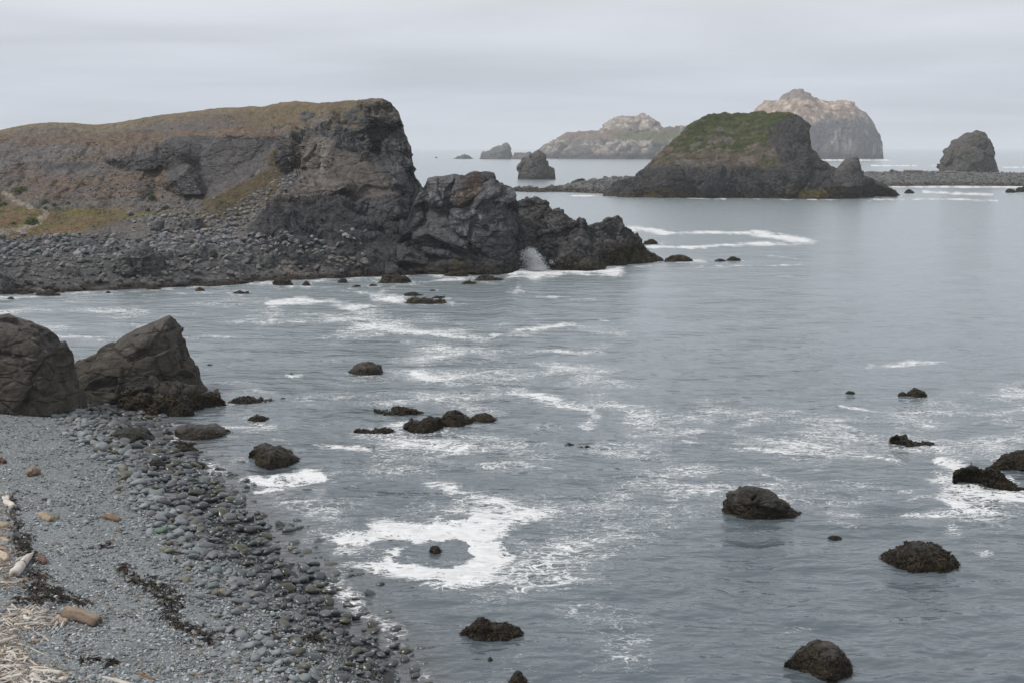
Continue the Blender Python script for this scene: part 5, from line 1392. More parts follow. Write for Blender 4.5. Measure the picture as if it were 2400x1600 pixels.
rock('sea_rock', 'small weedy stub of rock in the dark pool inside the big foam ring', 'rock', [(1008, 1298), (1010, 1286), (1014, 1280), (1022, 1278), (1029, 1282), (1032, 1290), (1040, 1292), (1052, 1299)], 1304, .9, size=.3, seed=213, weed=1, weed_n=700, weed_size=.08, olive=.4, res=2.2, foam=0)
rock('sea_rock', 'short flat weed strip of rock left of centre of the bay', 'rock', bump_outline(1190, 1235, 1140, 1149, .4, .5, 5), 1151, .8, seed=215, weed=1, weed_n=300, weed_size=.08, res=2, foam=.2)
rock('sea_rock', 'broad squat boulder with brown weed streaks off the tip of the near beach', 'rock',
     [(584, 1065), (590, 1056), (600, 1050), (620, 1046), (650, 1049), (668, 1058), (690, 1068), (702, 1075), (709, 1084)], [(584, 1072), (610, 1095), (650, 1103), (709, 1086)], 3.0, size=.7, rough_amp=.06, seed=217, weed=.7, weed_n=1700, weed_size=.13, olive=.35, col=(.05, .046, .04), res=1.7, e=(.6, .65), foam=.4)
rock('sea_rock', 'thin line of weed behind the squat boulder off the near beach', 'rock', bump_outline(574, 662, 1042, 1056, .6, .5, 6), 1058, 1.0, seed=219, weed=1, weed_n=350, weed_size=.12, res=1.8, foam=.3)
rock('sea_rock', 'flat-topped purple-brown slab boulder near the tip of the beach', 'rock',
     [(409, 1024), (412, 1006), (418, 1001), (440, 999.5), (478, 998), (500, 999), (514, 1006), (530, 1010), (545, 1015), (547, 1030)], [(409, 1030), (450, 1036), (500, 1035), (547, 1032)], 3.2, size=1.0, rough_amp=.045, seed=221, weed=.3, weed_n=500, weed_size=.12, col=(.06, .052, .047), res=1.7, e=(.5, .5), foam=.4)
rock('sea_rock', 'small weedy lump touching the left end of the flat-topped slab', 'rock', bump_outline(377, 412, 1010, 1021, .5, .5, 7), 1023, 1.0, seed=223, weed=1, weed_n=260, weed_size=.12, res=2, foam=.4)
rock('sea_rock', 'dark weed mound in front of the flat-topped slab', 'rock', [(396, 1060), (404, 1052), (420, 1045), (440, 1044), (456, 1050), (470, 1058), (490, 1059), (512, 1064)], 1068, 1.6, size=.5, seed=225, weed=1, weed_n=1100, weed_size=.13, olive=.2, res=1.9, foam=.45)
rock('sea_rock', 'thin weed-covered rock between the flat-topped slab and the weed mound', 'rock', bump_outline(398, 470, 1033, 1045, .4, .5, 8), 1047, 1.0, seed=227, weed=1, weed_n=350, weed_size=.12, res=1.8, foam=.3)
rock('beach_boulder', 'big dark sloping boulder half buried in cobbles at the tip of the beach', 'boulder',
     [(256, 1036), (262, 1022), (272, 1010), (284, 1004), (300, 1001), (322, 1004), (338, 1010), (350, 1022), (360, 1030), (369, 1045)], [(256, 1042), (310, 1050), (369, 1048)], 3.0, base_z=.1, zb=-.4, size=.8, rough_amp=.055, seed=229, col=(.036, .035, .03), weed=.2, weed_n=300, weed_size=.1, res=1.7, e=(.7, .7), wet=.5, foam=.3)
rock('beach_boulder', 'wedge-shaped black boulder in the pool between the two tall rocks', 'boulder', [(238, 974), (244, 964), (252, 960), (264, 963), (272, 970), (281, 981)], 984, 1.4, size=.5, seed=231, col=(.055, .055, .052), res=2, foam=.3)
rock('beach_boulder', 'squarish pale-topped boulder on the wet cobbles below the beach tip', 'boulder', [(348, 1088), (352, 1078), (364, 1068), (374, 1072), (384, 1084), (387, 1094)], 1098, .9, base_z=.3, zb=-.1, size=.5, seed=233, col=(.09, .095, .09), e=(.45, .5), res=2, foam=0)
rock('beach_boulder', 'brown weed-fringed round boulder at the water edge below the dark mound', 'boulder', bump_outline(438, 489, 1078, 1098, .4, .5, 9), 1101, 1.2, seed=235, weed=.5, weed_n=350, weed_size=.12, col=(.05, .045, .04), res=2, foam=.4)
rock('sea_rock', 'low weed patch awash right of the weed-fringed round boulder', 'rock', bump_outline(497, 533, 1095, 1103, .6, .5, 10), 1105, .8, seed=237, weed=1, weed_n=200, weed_size=.1, res=2, foam=.3)
rock('sea_rock', 'long low weed-topped ledge trailing off the foot of the pointed rock', 'rock',
     [(533, 946), (545, 936), (560, 931), (580, 929), (598, 934), (612, 930), (624, 938), (640, 940), (657, 946)], 950, 2.2, size=.6, seed=239, weed=1, weed_n=1100, weed_size=.16, olive=.45, res=1.7, foam=.5)
rock('sea_rock', 'dark kelpy rock in the water between the weed ledge and the flat-topped slab', 'rock', bump_outline(582, 632, 972, 986, .4, .5, 12), 988, 1.6, seed=241, weed=1, weed_n=500, weed_size=.14, res=2, foam=.4)
rock('sea_rock', 'brown dome with a hollow in its flank standing mid-water right of the tall rocks', 'rock',
     [(812, 872), (822, 864), (836, 856), (850, 850), (862, 848.5), (878, 851), (890, 858), (898, 870)], 881, 3.4, size=1.2, rough_amp=.06, seed=243, col=(.06, .053, .042), weed=.12, res=2, wet=.6, foam=.4, e=(.7, .7))
rock('sea_rock', 'small two-lobed dark rock with white wash left of the hollow dome', 'rock', [(676, 880), (684, 875), (694, 878), (704, 879), (712, 884)], 885.5, 1.6, seed=245, weed=1, weed_n=200, weed_size=.14, res=2.4, foam=.75)
rock('sea_rock', 'thin dark sliver of rock awash below and right of the pointed rock summit', 'rock', bump_outline(558, 584, 884, 887, .4, .5, 13), 888, .9, seed=247, weed=1, res=2.4, foam=.2)
rock('sea_rock', 'tiny dark nub awash just right of the pointed rock', 'rock', bump_outline(484, 502, 852, 857, .3, .6, 14), 858.5, .9, seed=249, weed=1, res=2.6, foam=.35)
rock('sea_rock', 'small brown rock at the right end of the weed-topped ledge', 'rock', bump_outline(652, 675, 930, 937, .5, .5, 15), 938.5, .9, seed=251, weed=1, res=2.4, foam=.2)
rock('sea_rock', 'tiny awash rock under the right end of the weed-topped ledge', 'rock', bump_outline(564, 582, 959, 963, .5, .5, 16), 964, .6, seed=252, weed=1, res=2.4, foam=.2)
rock('sea_rock', 'small dark nub awash far right of the weed-topped ledge', 'rock', bump_outline(717, 737, 945, 949, .5, .5, 17), 950, .7, seed=253, weed=1, res=2.4, foam=.2)
Z9 = (800, 920, 3.92)
rock('sea_rock', 'tallest weedy hump in the middle of the long mid-bay reef', 'rock', zoomed([(905, 290), (915, 240), (950, 195), (985, 172), (1040, 158), (1090, 180), (1130, 215), (1190, 240), (1215, 290)], *Z9), 920 + 330 / 3.92, 3.2, size=.8, seed=255, weed=1, weed_n=2600, weed_size=.14, olive=.35, col=(.05, .04, .03), res=1.9, foam=.35)
rock('sea_rock', 'ragged weedy left half of the mid-bay reef', 'rock', zoomed([(575, 345), (590, 285), (650, 265), (720, 270), (780, 240), (810, 228), (850, 240), (890, 222), (920, 245), (925, 330)], *Z9), 920 + 372 / 3.92, 2.8, size=.7, seed=257, weed=1, weed_n=2400, weed_size=.14, olive=.25, res=1.9, foam=.5)
rock('sea_rock', 'rounded weedy right end of the mid-bay reef', 'rock', zoomed([(1190, 260), (1205, 215), (1250, 200), (1310, 192), (1370, 205), (1420, 235), (1455, 275)], *Z9), 920 + 290 / 3.92, 2.4, size=.6, seed=259, weed=1, weed_n=1500, weed_size=.14, olive=.45, res=1.9, foam=.45)
rock('sea_rock', 'low brown weed strip lying left of and below the mid-bay reef', 'rock', zoomed([(122, 355), (140, 336), (200, 342), (270, 350), (310, 345), (360, 340), (405, 326), (450, 338), (500, 358)], *Z9), 920 + 378 / 3.92, 1.4, size=.5, seed=261, weed=1, weed_n=900, weed_size=.13, olive=.4, res=2.2, foam=.55)
rock('sea_rock', 'upper left weed-covered strip of rock behind the mid-bay reef', 'rock', zoomed([(212, 208), (280, 192), (340, 178), (390, 178), (440, 190), (490, 160), (550, 156), (620, 150), (680, 156), (730, 172), (772, 190)], *Z9), 920 + 218 / 3.92, 2.0, size=.6, seed=263, weed=1, weed_n=1500, weed_size=.15, olive=.35, res=2.2, foam=.45)
rock('sea_rock', 'tiny dark stone between the weed strip and the mid-bay reef', 'rock', bump_outline(927, 938, 992, 997, .5, .5, 18), 997.5, .4, seed=265, weed=1, res=3, foam=.2)
rock('sea_rock', 'left one of two small weedy rocks close together in mid bay', 'rock', bump_outline(1312, 1354, 1037, 1047, .6, .6, 19), 1048.5, 1.2, seed=267, weed=1, weed_n=350, weed_size=.1, res=2.2, foam=.5)
rock('sea_rock', 'right and lower of two small weedy rocks close together in mid bay', 'rock', bump_outline(1352, 1387, 1044, 1055, .75, .4, 20), 1057.5, 1.0, seed=269, weed=1, weed_n=350, weed_size=.1, res=2.2, foam=.4)
rock('sea_rock', 'tiny nub awash right of the pair of small weedy rocks', 'rock', bump_outline(1429, 1447, 1055, 1060, .5, .6, 21), 1061, .5, seed=271, weed=1, res=2.4, foam=.4)
rock('sea_rock', 'crooked weed-covered reef in the foam streaks of the right of the bay', 'rock', [(2090, 1040), (2092, 1024), (2102, 1019), (2112, 1021), (2122, 1018), (2128, 1028), (2140, 1034), (2155, 1034), (2172, 1032), (2186, 1036), (2193, 1046)], [(2090, 1036), (2120, 1050), (2193, 1055)], 1.6, size=.5, seed=273, weed=1, weed_n=1500, weed_size=.12, olive=.3, res=1.9, foam=.3)
rock('sea_rock', 'long weedy reef running off the right edge into white wash', 'rock', [(2237, 1114), (2246, 1104), (2260, 1099), (2276, 1097), (2295, 1101), (2312, 1100), (2328, 1104), (2340, 1114), (2360, 1126), (2376, 1138), (2400, 1146), (2440, 1158), (2470, 1168)], [(2237, 1118), (2290, 1136), (2340, 1148), (2400, 1168), (2470, 1180)], 2.4, size=.7, seed=275, weed=1, weed_n=3200, weed_size=.12, olive=.25, res=1.6, foam=.7)
rock('sea_rock', 'upper weedy rock cut by the right edge behind the long reef', 'rock', [(2320, 1096), (2332, 1088), (2346, 1080), (2356, 1070), (2368, 1062), (2384, 1063), (2410, 1060), (2440, 1070), (2460, 1100)], [(2320, 1098), (2380, 1112), (2460, 1118)], 2.6, size=.7, seed=277, weed=1, weed_n=2000, weed_size=.12, olive=.2, res=1.6, foam=.7)
rock('sea_rock', 'small rounded weedy rock alone in the upper right of the bay', 'rock', bump_outline(2126, 2171, 910, 926, .5, .45, 22), 929, 1.8, seed=279, weed=1, weed_n=500, weed_size=.14, res=2.2, foam=.3)
rock('sea_rock', 'little low companion left of the small rounded weedy rock', 'rock', bump_outline(2104, 2128, 917, 926, .5, .5, 23), 927.5, 1.0, seed=281, weed=1, res=2.4, foam=.45)
rock('sea_rock', 'tiny dark rock awash well left of the small rounded weedy rock', 'rock', bump_outline(1981, 2004, 915, 920, .5, .5, 24), 921.5, .8, seed=283, weed=1, res=2.4, foam=.35)
rock('sea_rock', 'small low dark rock between the bare-backed rock and the wide weedy dome', 'rock', bump_outline(1938, 1974, 1253, 1264, .4, .5, 25), 1267, .8, seed=285, weed=1, weed_n=300, weed_size=.08, res=2.2, foam=.3)
# small rocks off the ridge and along the foot of the headland
LOW = [('weed-covered rounded reef lying just past the tip of the jagged ridge', 1556, 1625, 596, 615, .5, 31), ('left lump of a pair of small weedy rocks out past the ridge', 1674, 1703, 606, 614, .5, 32), ('right, taller lump of a pair of small weedy rocks out past the ridge', 1702, 1737, 601, 613, .35, 33),
       ('red-brown rock awash behind the tip of the jagged ridge', 1508, 1542, 560, 573, .5, 34), ('rounded weedy rock under the tallest part of the outcrop', 1034, 1099, 634, 650, .65, 35), ('flat weed-topped rock in front of the outcrop, in the white wash', 1112, 1181, 646, 659, .4, 36),
       ('low dark rock left of the flat weed-topped rock', 1082, 1118, 658, 668, .5, 37), ('dark oblong rock awash in the foam below the cliff', 944, 996, 685, 696, .4, 38), ('long low rock with pale left end, nearest the camera below the cliff', 944, 1052, 699, 714, .35, 39),
       ('tiny dark nub right of the oblong rock below the cliff', 1006, 1022, 678, 684, .5, 40), ('thin grey rock awash right of the tiny nub below the cliff', 1013, 1043, 694, 701, .5, 41), ('small brown rock between shore boulders and the oblong rock', 864, 886, 665, 673, .5, 42),
       ('small flat brown rock awash left of the small brown rock', 824, 848, 667, 674, .4, 43), ('weedy rock heap touching the foot of the dark cliff', 886, 964, 643, 664, .4, 44), ('pointed brown boulder standing out from the rocky shore', 790, 816, 651, 664, .5, 45),
       ('large square-topped boulder at the water edge of the rocky shore', 640, 685, 645, 671, .4, 46), ('low rock with seaweed right of the square-topped boulder', 708, 728, 658, 671, .5, 47), ('single brown rock awash below the rocky shore', 456, 482, 673, 685, .4, 48),
       ('long black weedy rock awash below the rocky shore', 545, 588, 682, 691, .4, 49), ('small black rock standing off the left of the rocky shore', 246, 261, 682, 690, .5, 50), ('row of low black rocks left of the small black rock', 88, 145, 684, 696, .6, 51),
       ('flat brown rock awash at the far left of the shore', 16, 35, 695, 703, .5, 52), ('brown weed bank along the rocky shore waterline', 70, 142, 672, 684, .5, 53), ('small brown rock next to the weed bank at the waterline', 146, 192, 674, 686, .4, 54),
       ('red-brown weedy ledge at the middle of the rocky shore', 342, 382, 672, 682, .4, 55), ('weedy brown lump beside the awash rock of the rocky shore', 458, 525, 664, 674, .4, 56), ('dark rock pair half awash above the small black rock', 246, 282, 673, 682, .5, 57)]
for lab, x0, x1, yt, yb, pk, sd in LOW:
    big_bare = 'square-topped' in lab or 'pointed brown' in lab or 'pale left' in lab
    tide_rock(lab, x0, x1, yt, yb, pk, sd, .5, name='shore_rock', weed=.25 if big_bare else 1.0, weed_n=0 if x1 - x0 < 30 else 300, weed_size=.25, foam=.55, col=(.045, .041, .037))
for lab, top, base, D, sd in (('broad cracked bedrock hump showing among the boulders of the far shore', [(268, 622), (280, 606), (292, 592), (318, 588), (334, 579), (352, 583), (360, 594), (372, 597), (380, 612), (382, 622)], 626, 7, 61),
                              ('squared bedrock block with deep joints right of the cracked hump', [(416, 604), (422, 590), (440, 586), (462, 578), (474, 580), (480, 590), (506, 588), (511, 604)], 610, 6, 62),
                              ('low pale bedrock block left of the squared block', [(378, 602), (384, 592), (398, 588), (404, 594), (406, 604)], 606, 3, 63),
                              ('dark humped boulder pile under the cave of the cliff', [(566, 616), (574, 600), (592, 592), (606, 596), (620, 604), (640, 598), (652, 612), (660, 622)], 626, 6, 64),
                              ('leaning dark slab of rock at the foot of the cliff', [(684, 612), (692, 600), (700, 594), (712, 602), (724, 618)], 620, 3, 65),
                              ('big pale boulder lying on the flat above the far shore', [(354, 530), (360, 518), (372, 513), (382, 520), (384, 532)], 535, 4, 66),
                              ('group of grey blocks right of the big pale boulder', [(430, 530), (436, 518), (448, 516), (452, 511), (468, 512), (474, 524), (480, 532)], 535, 5, 67),
                              ('tall dark boulder at the far left water edge of the rocky shore', [(-20, 660), (-8, 642), (4, 638), (16, 648), (24, 664), (30, 672)], 676, 5, 68)):
    p0 = on_headland(np.array([np.mean([t[0] for t in top])]), np.array([base - 2.0]))[0]
    rock('shore_boulder', lab, 'boulder', top, base, D, base_z=float(p0[2]), zb=float(p0[2]) - 1.5, size=1.5, rough_amp=.13, seed=300 + sd, mat=M_CLIFF, col=(.098, .097, .096), foam=0, res=1.4, e=(.6, .7), tilt=(0, 10, 30), octs=3, gain=.5, tide=False)

# ------------------------------------------------------------------ plants on the slope
def shrub(label, x0, x1, y0, y1, seed, group='green bushes dotted over the scree slope'):
    r = np.random.RandomState(seed)
    p = on_headland(np.array([(x0 + x1) / 2]), np.array([y1 - 1.0]))[0]
    w, h = (x1 - x0) / FOC * p[1], (y1 - y0) / FOC * p[1] * .8
    n = int(np.clip(26 * w * h * 6, 160, 900))
    a, t = r.uniform(0, 2 * math.pi, n), r.rand(n) ** .6
    rr = np.sqrt(r.rand(n))
    lump = .75 + .35 * np.sin(3 * a + seed) * r.uniform(.5, 1, n)
    c = np.stack([rr * np.cos(a) * w / 2 * lump, rr * np.sin(a) * w / 2.4 * lump, np.sqrt(np.clip(1 - rr ** 2, 0.02, 1)) * h * t], 1)
    s = r.uniform(.09, .2, (n, 1))
    u = r.normal(size=(n, 3))
    u /= np.linalg.norm(u, axis=1, keepdims=True)
    v = np.cross(u, r.normal(size=(n, 3)))
    v /= np.linalg.norm(v, axis=1, keepdims=True)
    Q = np.stack([c - u * s, c + v * s * .6, c + u * s, c - v * s * .6], 1).reshape(-1, 3)
    F = np.arange(4 * n).reshape(n, 4)
    col = np.array([.075, .095, .030]) * r.uniform(.5, 1.6, (n, 1)) + np.array([.03, .02, 0]) * (r.rand(n, 1) < .25)
    root = bpy.data.objects.new('shrub', None)
    COL.objects.link(root)
    root.location = p
    put(root, label, 'shrub', group)
    obj('leaves', mesh_of('leaves', Q, F, M_LEAF, np.repeat(col, 4, 0)), parent=root, kind='stuff')
    st = []
    for k in range(5):
        b, tip = np.array([0, 0, -.2]), np.array([math.cos(k * 1.3) * w * .3, math.sin(k * 1.3) * w * .25, h * .6])
        st.append(tube_arrays([b, (b + tip) / 2 + [0, 0, .1], tip], [.04, .03, .01], 5))
    obj('stem', join_mesh('stem', st, M_WOOD, (.07, .055, .04)), parent=root)
def tube_arrays(path, radii, sides=8, seed=0, rag=0.0, caps=True):
    path, radii = np.asarray(path, float), np.asarray(radii, float)
    n = len(path)
    T = np.gradient(path, axis=0)
    T /= np.linalg.norm(T, axis=1, keepdims=True) + 1e-9
    up = np.array([0, 0, 1.0]) if abs(T[0, 2]) < .9 else np.array([1.0, 0, 0])
    S = np.cross(T, up)
    S /= np.linalg.norm(S, axis=1, keepdims=True) + 1e-9
    U = np.cross(S, T)
    a = np.linspace(0, 2 * math.pi, sides, endpoint=False)
    r = np.random.RandomState(seed)
    k = 1 + rag * r.normal(0, 1, (n, sides)) * .5 + rag * r.normal(0, 1, (1, sides))
    V = path[:, None] + radii[:, None, None] * k[..., None] * (np.cos(a)[None, :, None] * S[:, None] + np.sin(a)[None, :, None] * U[:, None])
    V = V.reshape(-1, 3)
    i = np.arange(n * sides).reshape(n, sides)
    j = np.roll(i, -1, axis=1)
    F = np.stack([i[:-1], j[:-1], j[1:], i[1:]], -1).reshape(-1, 4)
    tr = np.zeros((0, 3), int)
    if caps:
        V = np.r_[V, [path[0], path[-1]]]
        c0, c1 = n * sides, n * sides + 1
        tr = np.r_[np.stack([j[0], i[0], np.full(sides, c0)], -1), np.stack([i[-1], j[-1], np.full(sides, c1)], -1)]
    return V, F, tr
def join_mesh(name, parts, mat, col, seed=0, streak=.25, endcol=None):
    Vs, Qs, Ts, Cs, off = [], [], [], [], 0
    r = np.random.RandomState(seed)
    for V, F, tr in parts:
        Vs.append(V)
        Qs.append(F + off)
        Ts.append(tr + off)
        c = np.tile(np.array(col, float), (len(V), 1))
        c *= (1 + streak * r.normal(0, .6, (len(V), 1)))
        if endcol is not None and len(tr):
            c[-2:] = endcol
        Cs.append(c)
        off += len(V)
    return mesh_of(name, np.concatenate(Vs), [np.concatenate(Qs), np.concatenate(Ts)], mat, np.clip(np.concatenate(Cs), .01, .8), True)
for k, (lab, a) in enumerate((('long low green bush highest on the left of the scree', (27, 76, 437, 456)), ('round bush right of the long low bush', (99, 119, 458, 472)), ('bright green bush, third from the left along the scree foot', (148, 168, 463, 478)), ('yellow-green upright bush on the stones below the dark recess', (344, 368, 458, 480)),
                              ('wide green bush right of the upright bush below the recess', (374, 405, 476, 492)), ('tiny bush at the scree foot under the bright green bush', (121, 136, 477, 486)), ('tiny dark bush left of its small neighbour at the scree foot', (102, 115, 478, 486)), ('bush at the far left beside the start of the path', (-6, 23, 460, 482)),
                              ('low dark green bush clump inside the bend of the path', (54, 95, 506, 529)), ('low bush left of the clump inside the path bend', (18, 46, 516, 529)), ('single bush at the top of the boulder shore', (151, 166, 552, 562)), ('small yellowish bush among the grey stones of the shore top', (287, 303, 560, 569)), ('small bush at the foot of the brown slope', (212, 226, 480, 487)))):
    shrub(lab, *a, seed=400 + k)

# ------------------------------------------------------------------ driftwood
PALE, GREY, BROWN, DARKB, TAN = (.52, .48, .43), (.36, .34, .31), (.20, .145, .10), (.10, .07, .05), (.35, .27, .19)
def wood(name, label, pts, r_px, colour, group=None, sides=9, rag=.1, lift=0.75, seed=1, taper=None, end=None, cat='driftwood', extra=(), lift2=None):
    b = on_beach([p[0] for p in pts], [p[1] for p in pts])
    sc = b[:, 1] / FOC
    r0 = np.array(r_px if isinstance(r_px, (list, tuple)) else [r_px] * len(pts), float) * sc * .74
    b[:, 2] += r0 * lift
    if lift2:
        b[:, 2] += np.array(lift2) * sc
    t0, t1 = np.linspace(0, 1, len(pts)), np.linspace(0, 1, max(6, 3 * len(pts)))
    path = np.stack([np.interp(t1, t0, b[:, k]) for k in range(3)], 1)
    rad = np.interp(t1, t0, r0)
    rr = np.random.RandomState(seed)
    path[1:-1] += rr.normal(0, rad.mean() * .07, (len(path) - 2, 3))
    c0 = path.mean(0) * [1, 1, 0] + [0, 0, float(path[:, 2].min() - rad.max())]
    sides = max(sides, 14)
    parts = [tube_arrays(path - c0, rad * rr.uniform(.93, 1.07, len(rad)), sides, seed, rag + .03)]
    o = obj(name, join_mesh(name, parts, M_WOOD, colour, seed, .22, end), label=label, cat=cat, group=group)
    o.location = c0
    for k, (epts, er, ecol, ename) in enumerate(extra):
        e = on_beach([p[0] for p in epts], [p[1] for p in epts])
        es = e[:, 1] / FOC
        erad = np.array(er, float) * es * .74
        e[:, 2] += np.array([p[2] for p in epts]) * es * .8
        t1 = np.linspace(0, 1, 7)
        tt = np.linspace(0, 1, len(epts))
        pth = np.stack([np.interp(t1, tt, e[:, q]) for q in range(3)], 1) - c0
        obj(ename, join_mesh(ename, [tube_arrays(pth, np.interp(t1, tt, erad), sides, seed + 9 + k, rag)], M_WOOD, ecol, seed + k, .22, end), parent=o)
    return o
wood('driftwood_log', 'thick brown log with a groove along it lying alone on the gravel', [(149, 1446), (188, 1456), (226, 1468)], [14, 15, 12], (.155, .115, .085), rag=.09, seed=501, sides=14, end=(.07, .05, .035), extra=[([(156, 1438, 14), (195, 1448, 14), (234, 1460, 11)], [15, 15, 13], (.21, .165, .125), 'upper_half')])
wood('driftwood_log', 'sawn pale log with a dark notch round it at the edge of the wrack', [(33, 1353), (41, 1342), (49, 1332)], [16, 16, 15], PALE, rag=.02, seed=503, sides=16, end=(.14, .10, .07), extra=[([(48, 1333, 11), (54, 1327, 11)], [11, 11], (.10, .07, .05), 'notch'), ([(53, 1328, 11), (60, 1319, 10), (67, 1310, 8), (73, 1303, 5), (79, 1297, 4)], [14, 13, 11, 6, 3], (.48, .43, .38), 'tapered_end')])
wood('forked_driftwood', 'pale forked branch stub standing on dark wrack at the left edge', [(33, 1192), (24, 1186), (14, 1180)], [10, 11, 9], PALE, rag=.04, seed=505, sides=12, end=(.2, .13, .08), extra=[([(14, 1180, 8), (8, 1174, 18), (3, 1176, 30)], [7, 6, 4], PALE, 'prong'), ([(16, 1181, 8), (19, 1176, 22), (17, 1177, 34)], [8, 6, 5], PALE, 'prong')])
wood('driftwood_block', 'broken wedge of pale and brown wood alone on the gravel', [(99, 1208), (110, 1216), (122, 1222)], [10, 12, 8], (.28, .22, .16), rag=.25, seed=507, sides=6, end=(.10, .065, .045))
wood('driftwood_log', 'short round-ended orange-brown log among grey cobbles', [(246, 1213), (265, 1219), (282, 1224)], [10, 11, 8], (.165, .11, .07), rag=.06, seed=509, sides=12, end=(.28, .20, .13))
wood('driftwood_stump', 'torn reddish stump fragment, topmost large wood on the gravel', [(66, 1116), (78, 1112), (94, 1110)], [8, 15, 8], (.22, .15, .11), rag=.28, seed=511, sides=9, end=(.06, .04, .03), extra=[([(70, 1116, 12), (78, 1112, 24)], [8, 3], (.28, .2, .15), 'splinter')])
wood('driftwood_stump', 'small dark brown stump cut by the left edge above the forked branch', [(-4, 1084), (4, 1084), (13, 1086)], [9, 10, 7], (.13, .075, .05), rag=.18, seed=513, end=(.06, .04, .03))
wood('driftwood_block', 'sawn tan block of wood at the left edge below the forked branch', [(-6, 1236), (14, 1238), (30, 1236)], [12, 13, 5], TAN, rag=.12, seed=515, sides=8, end=(.2, .13, .08))
wood('driftwood_log', 'stubby honey-coloured log end at the left edge above the notched log', [(-6, 1300), (8, 1310), (18, 1316)], [12, 15, 9], (.42, .35, .27), rag=.12, seed=517, end=(.4, .3, .2))
wood('driftwood_log', 'brown stub at the left edge over the honey-coloured log', [(-5, 1286), (8, 1289), (18, 1291)], [5, 7, 4], (.3, .2, .14), rag=.15, seed=519)
wood('driftwood_sliver', 'flat pale sliver of wood above the notched log', [(36, 1315), (46, 1310), (58, 1304)], [2, 4, 1.5], PALE, rag=.2, seed=521)
wood('driftwood_root', 'dark reddish knotted root right of the notched log', [(90, 1303), (98, 1312), (106, 1322)], [5, 8, 6], (.12, .075, .06), rag=.3, seed=523)
wood('driftwood_log', 'flat brown board end under the honey-coloured log', [(-4, 1326), (8, 1327), (20, 1325)], [5, 5, 3], (.27, .19, .13), rag=.15, seed=525)
wood('driftwood_root', 'frayed pale root stock touching the end of the stick pile', [(118, 1466), (136, 1460), (157, 1464)], [4, 10, 7], (.34, .27, .22), rag=.3, seed=527, end=(.05, .035, .03), extra=[([(136, 1462, 10), (128, 1470, 3), (118, 1478, 2)], [4, 2, 1], PALE, 'root_strand'), ([(150, 1462, 10), (142, 1472, 4), (134, 1480, 2)], [4, 2, 1], PALE, 'root_strand')])
wood('driftwood_stick', 'long straight pale pole lying over the stick pile towards the brown log', [(22, 1460), (66, 1450), (110, 1440)], [2.6, 3, 2.2], (.46, .38, .29), rag=.05, seed=529, lift=2)
wood('driftwood_plank', 'long split grey plank slanting across the gravel below the pile', [(24, 1502), (70, 1520), (112, 1538)], [3.4, 4, 3], GREY, rag=.12, seed=531, sides=6, end=(.12, .08, .06))
wood('driftwood_branch', 'crooked barkless branch bent in the middle below the grey plank', [(43, 1520), (50, 1534), (64, 1547), (76, 1553), (88, 1562)], [3.5, 5.5, 5, 4, 3.5], (.42, .36, .29), rag=.1, seed=533, end=(.4, .3, .18))
wood('driftwood_log', 'smooth pale log coming in from the left edge above the grey plank', [(-14, 1516), (14, 1505), (40, 1494)], [9, 8.5, 4], (.48, .42, .36), rag=.05, seed=535, end=(.35, .24, .16))
wood('driftwood_log', 'bone-white log with a broken brown tail near the bottom edge', [(76, 1573), (110, 1577), (146, 1580)], [7, 8, 7.5], (.56, .51, .44), rag=.05, seed=537, end=(.4, .32, .24), extra=[([(146, 1580, 5), (156, 1586, 4), (166, 1590, 3)], [6, 5, 3], (.3, .22, .16), 'broken_tail')])
wood('driftwood_log', 'pale pointed log cut by the bottom edge', [(241, 1588), (276, 1600), (318, 1616)], [4, 9, 11], (.48, .44, .39), rag=.05, seed=539)
wood('driftwood_stick', 'dark red-brown stick beside a round grey stone at the bottom edge', [(319, 1578), (340, 1585), (361, 1594)], [2.5, 4, 3.5], (.17, .10, .06), rag=.12, seed=541)
wood('driftwood_stick', 'thin tan stick lying level near the bottom edge', [(172, 1596), (200, 1593), (228, 1590)], [2, 2, 1.6], TAN, rag=.08, seed=543)
wood('driftwood_stump', 'knotty pale stump with a dark hollow at the bottom edge', [(141, 1598), (149, 1596), (158, 1596)], [7, 10, 8], PALE, rag=.15, seed=545, end=(.07, .05, .04))
wood('driftwood_stick', 'short pale stick standing alone in the gravel right of the pile', [(153, 1529), (159, 1536), (165, 1543)], [2, 2.6, 2.4], (.45, .38, .33), rag=.1, seed=547)
wood('driftwood_stick', 'short twisted grey-tan stick under the frayed root stock', [(81, 1480), (96, 1489), (108, 1496), (116, 1504)], [2.5, 3, 3.4, 3], (.40, .33, .28), rag=.15, seed=549)
wood('driftwood_block', 'little orange-tan cube of wood beside the grey plank', [(76, 1504), (83, 1504), (90, 1505)], [5.5, 6, 5.5], (.33, .22, .15), rag=.12, seed=551, sides=6)
wood('driftwood_log', 'stubby log with a rotten end at the top of the stick pile', [(52, 1434), (62, 1436), (72, 1441)], [7, 8, 6], (.42, .35, .28), rag=.1, seed=553, end=(.16, .10, .07))
wood('driftwood_stick', 'short grey stub above the stick pile', [(28, 1418), (35, 1424), (42, 1430)], [4, 4, 3.5], (.46, .42, .37), rag=.08, seed=555)
wood('driftwood_log', 'tan torn log piece at the foot of the notched log', [(42, 1366), (54, 1362), (68, 1358)], [4, 6, 4], (.38, .27, .18), rag=.2, seed=557)
wood('driftwood_knot', 'orange-brown wood knot between the pole end and the brown log', [(122, 1444), (130, 1444), (138, 1445)], [5, 6.5, 4], (.32, .2, .125), rag=.2, seed=559)
wood('driftwood_log', 'stout grey-white log lying level in the bottom-left heap', [(-8, 1566), (20, 1568), (48, 1566)], [8, 9, 7], (.50, .46, .41), rag=.08, seed=561, end=(.34, .26, .18))
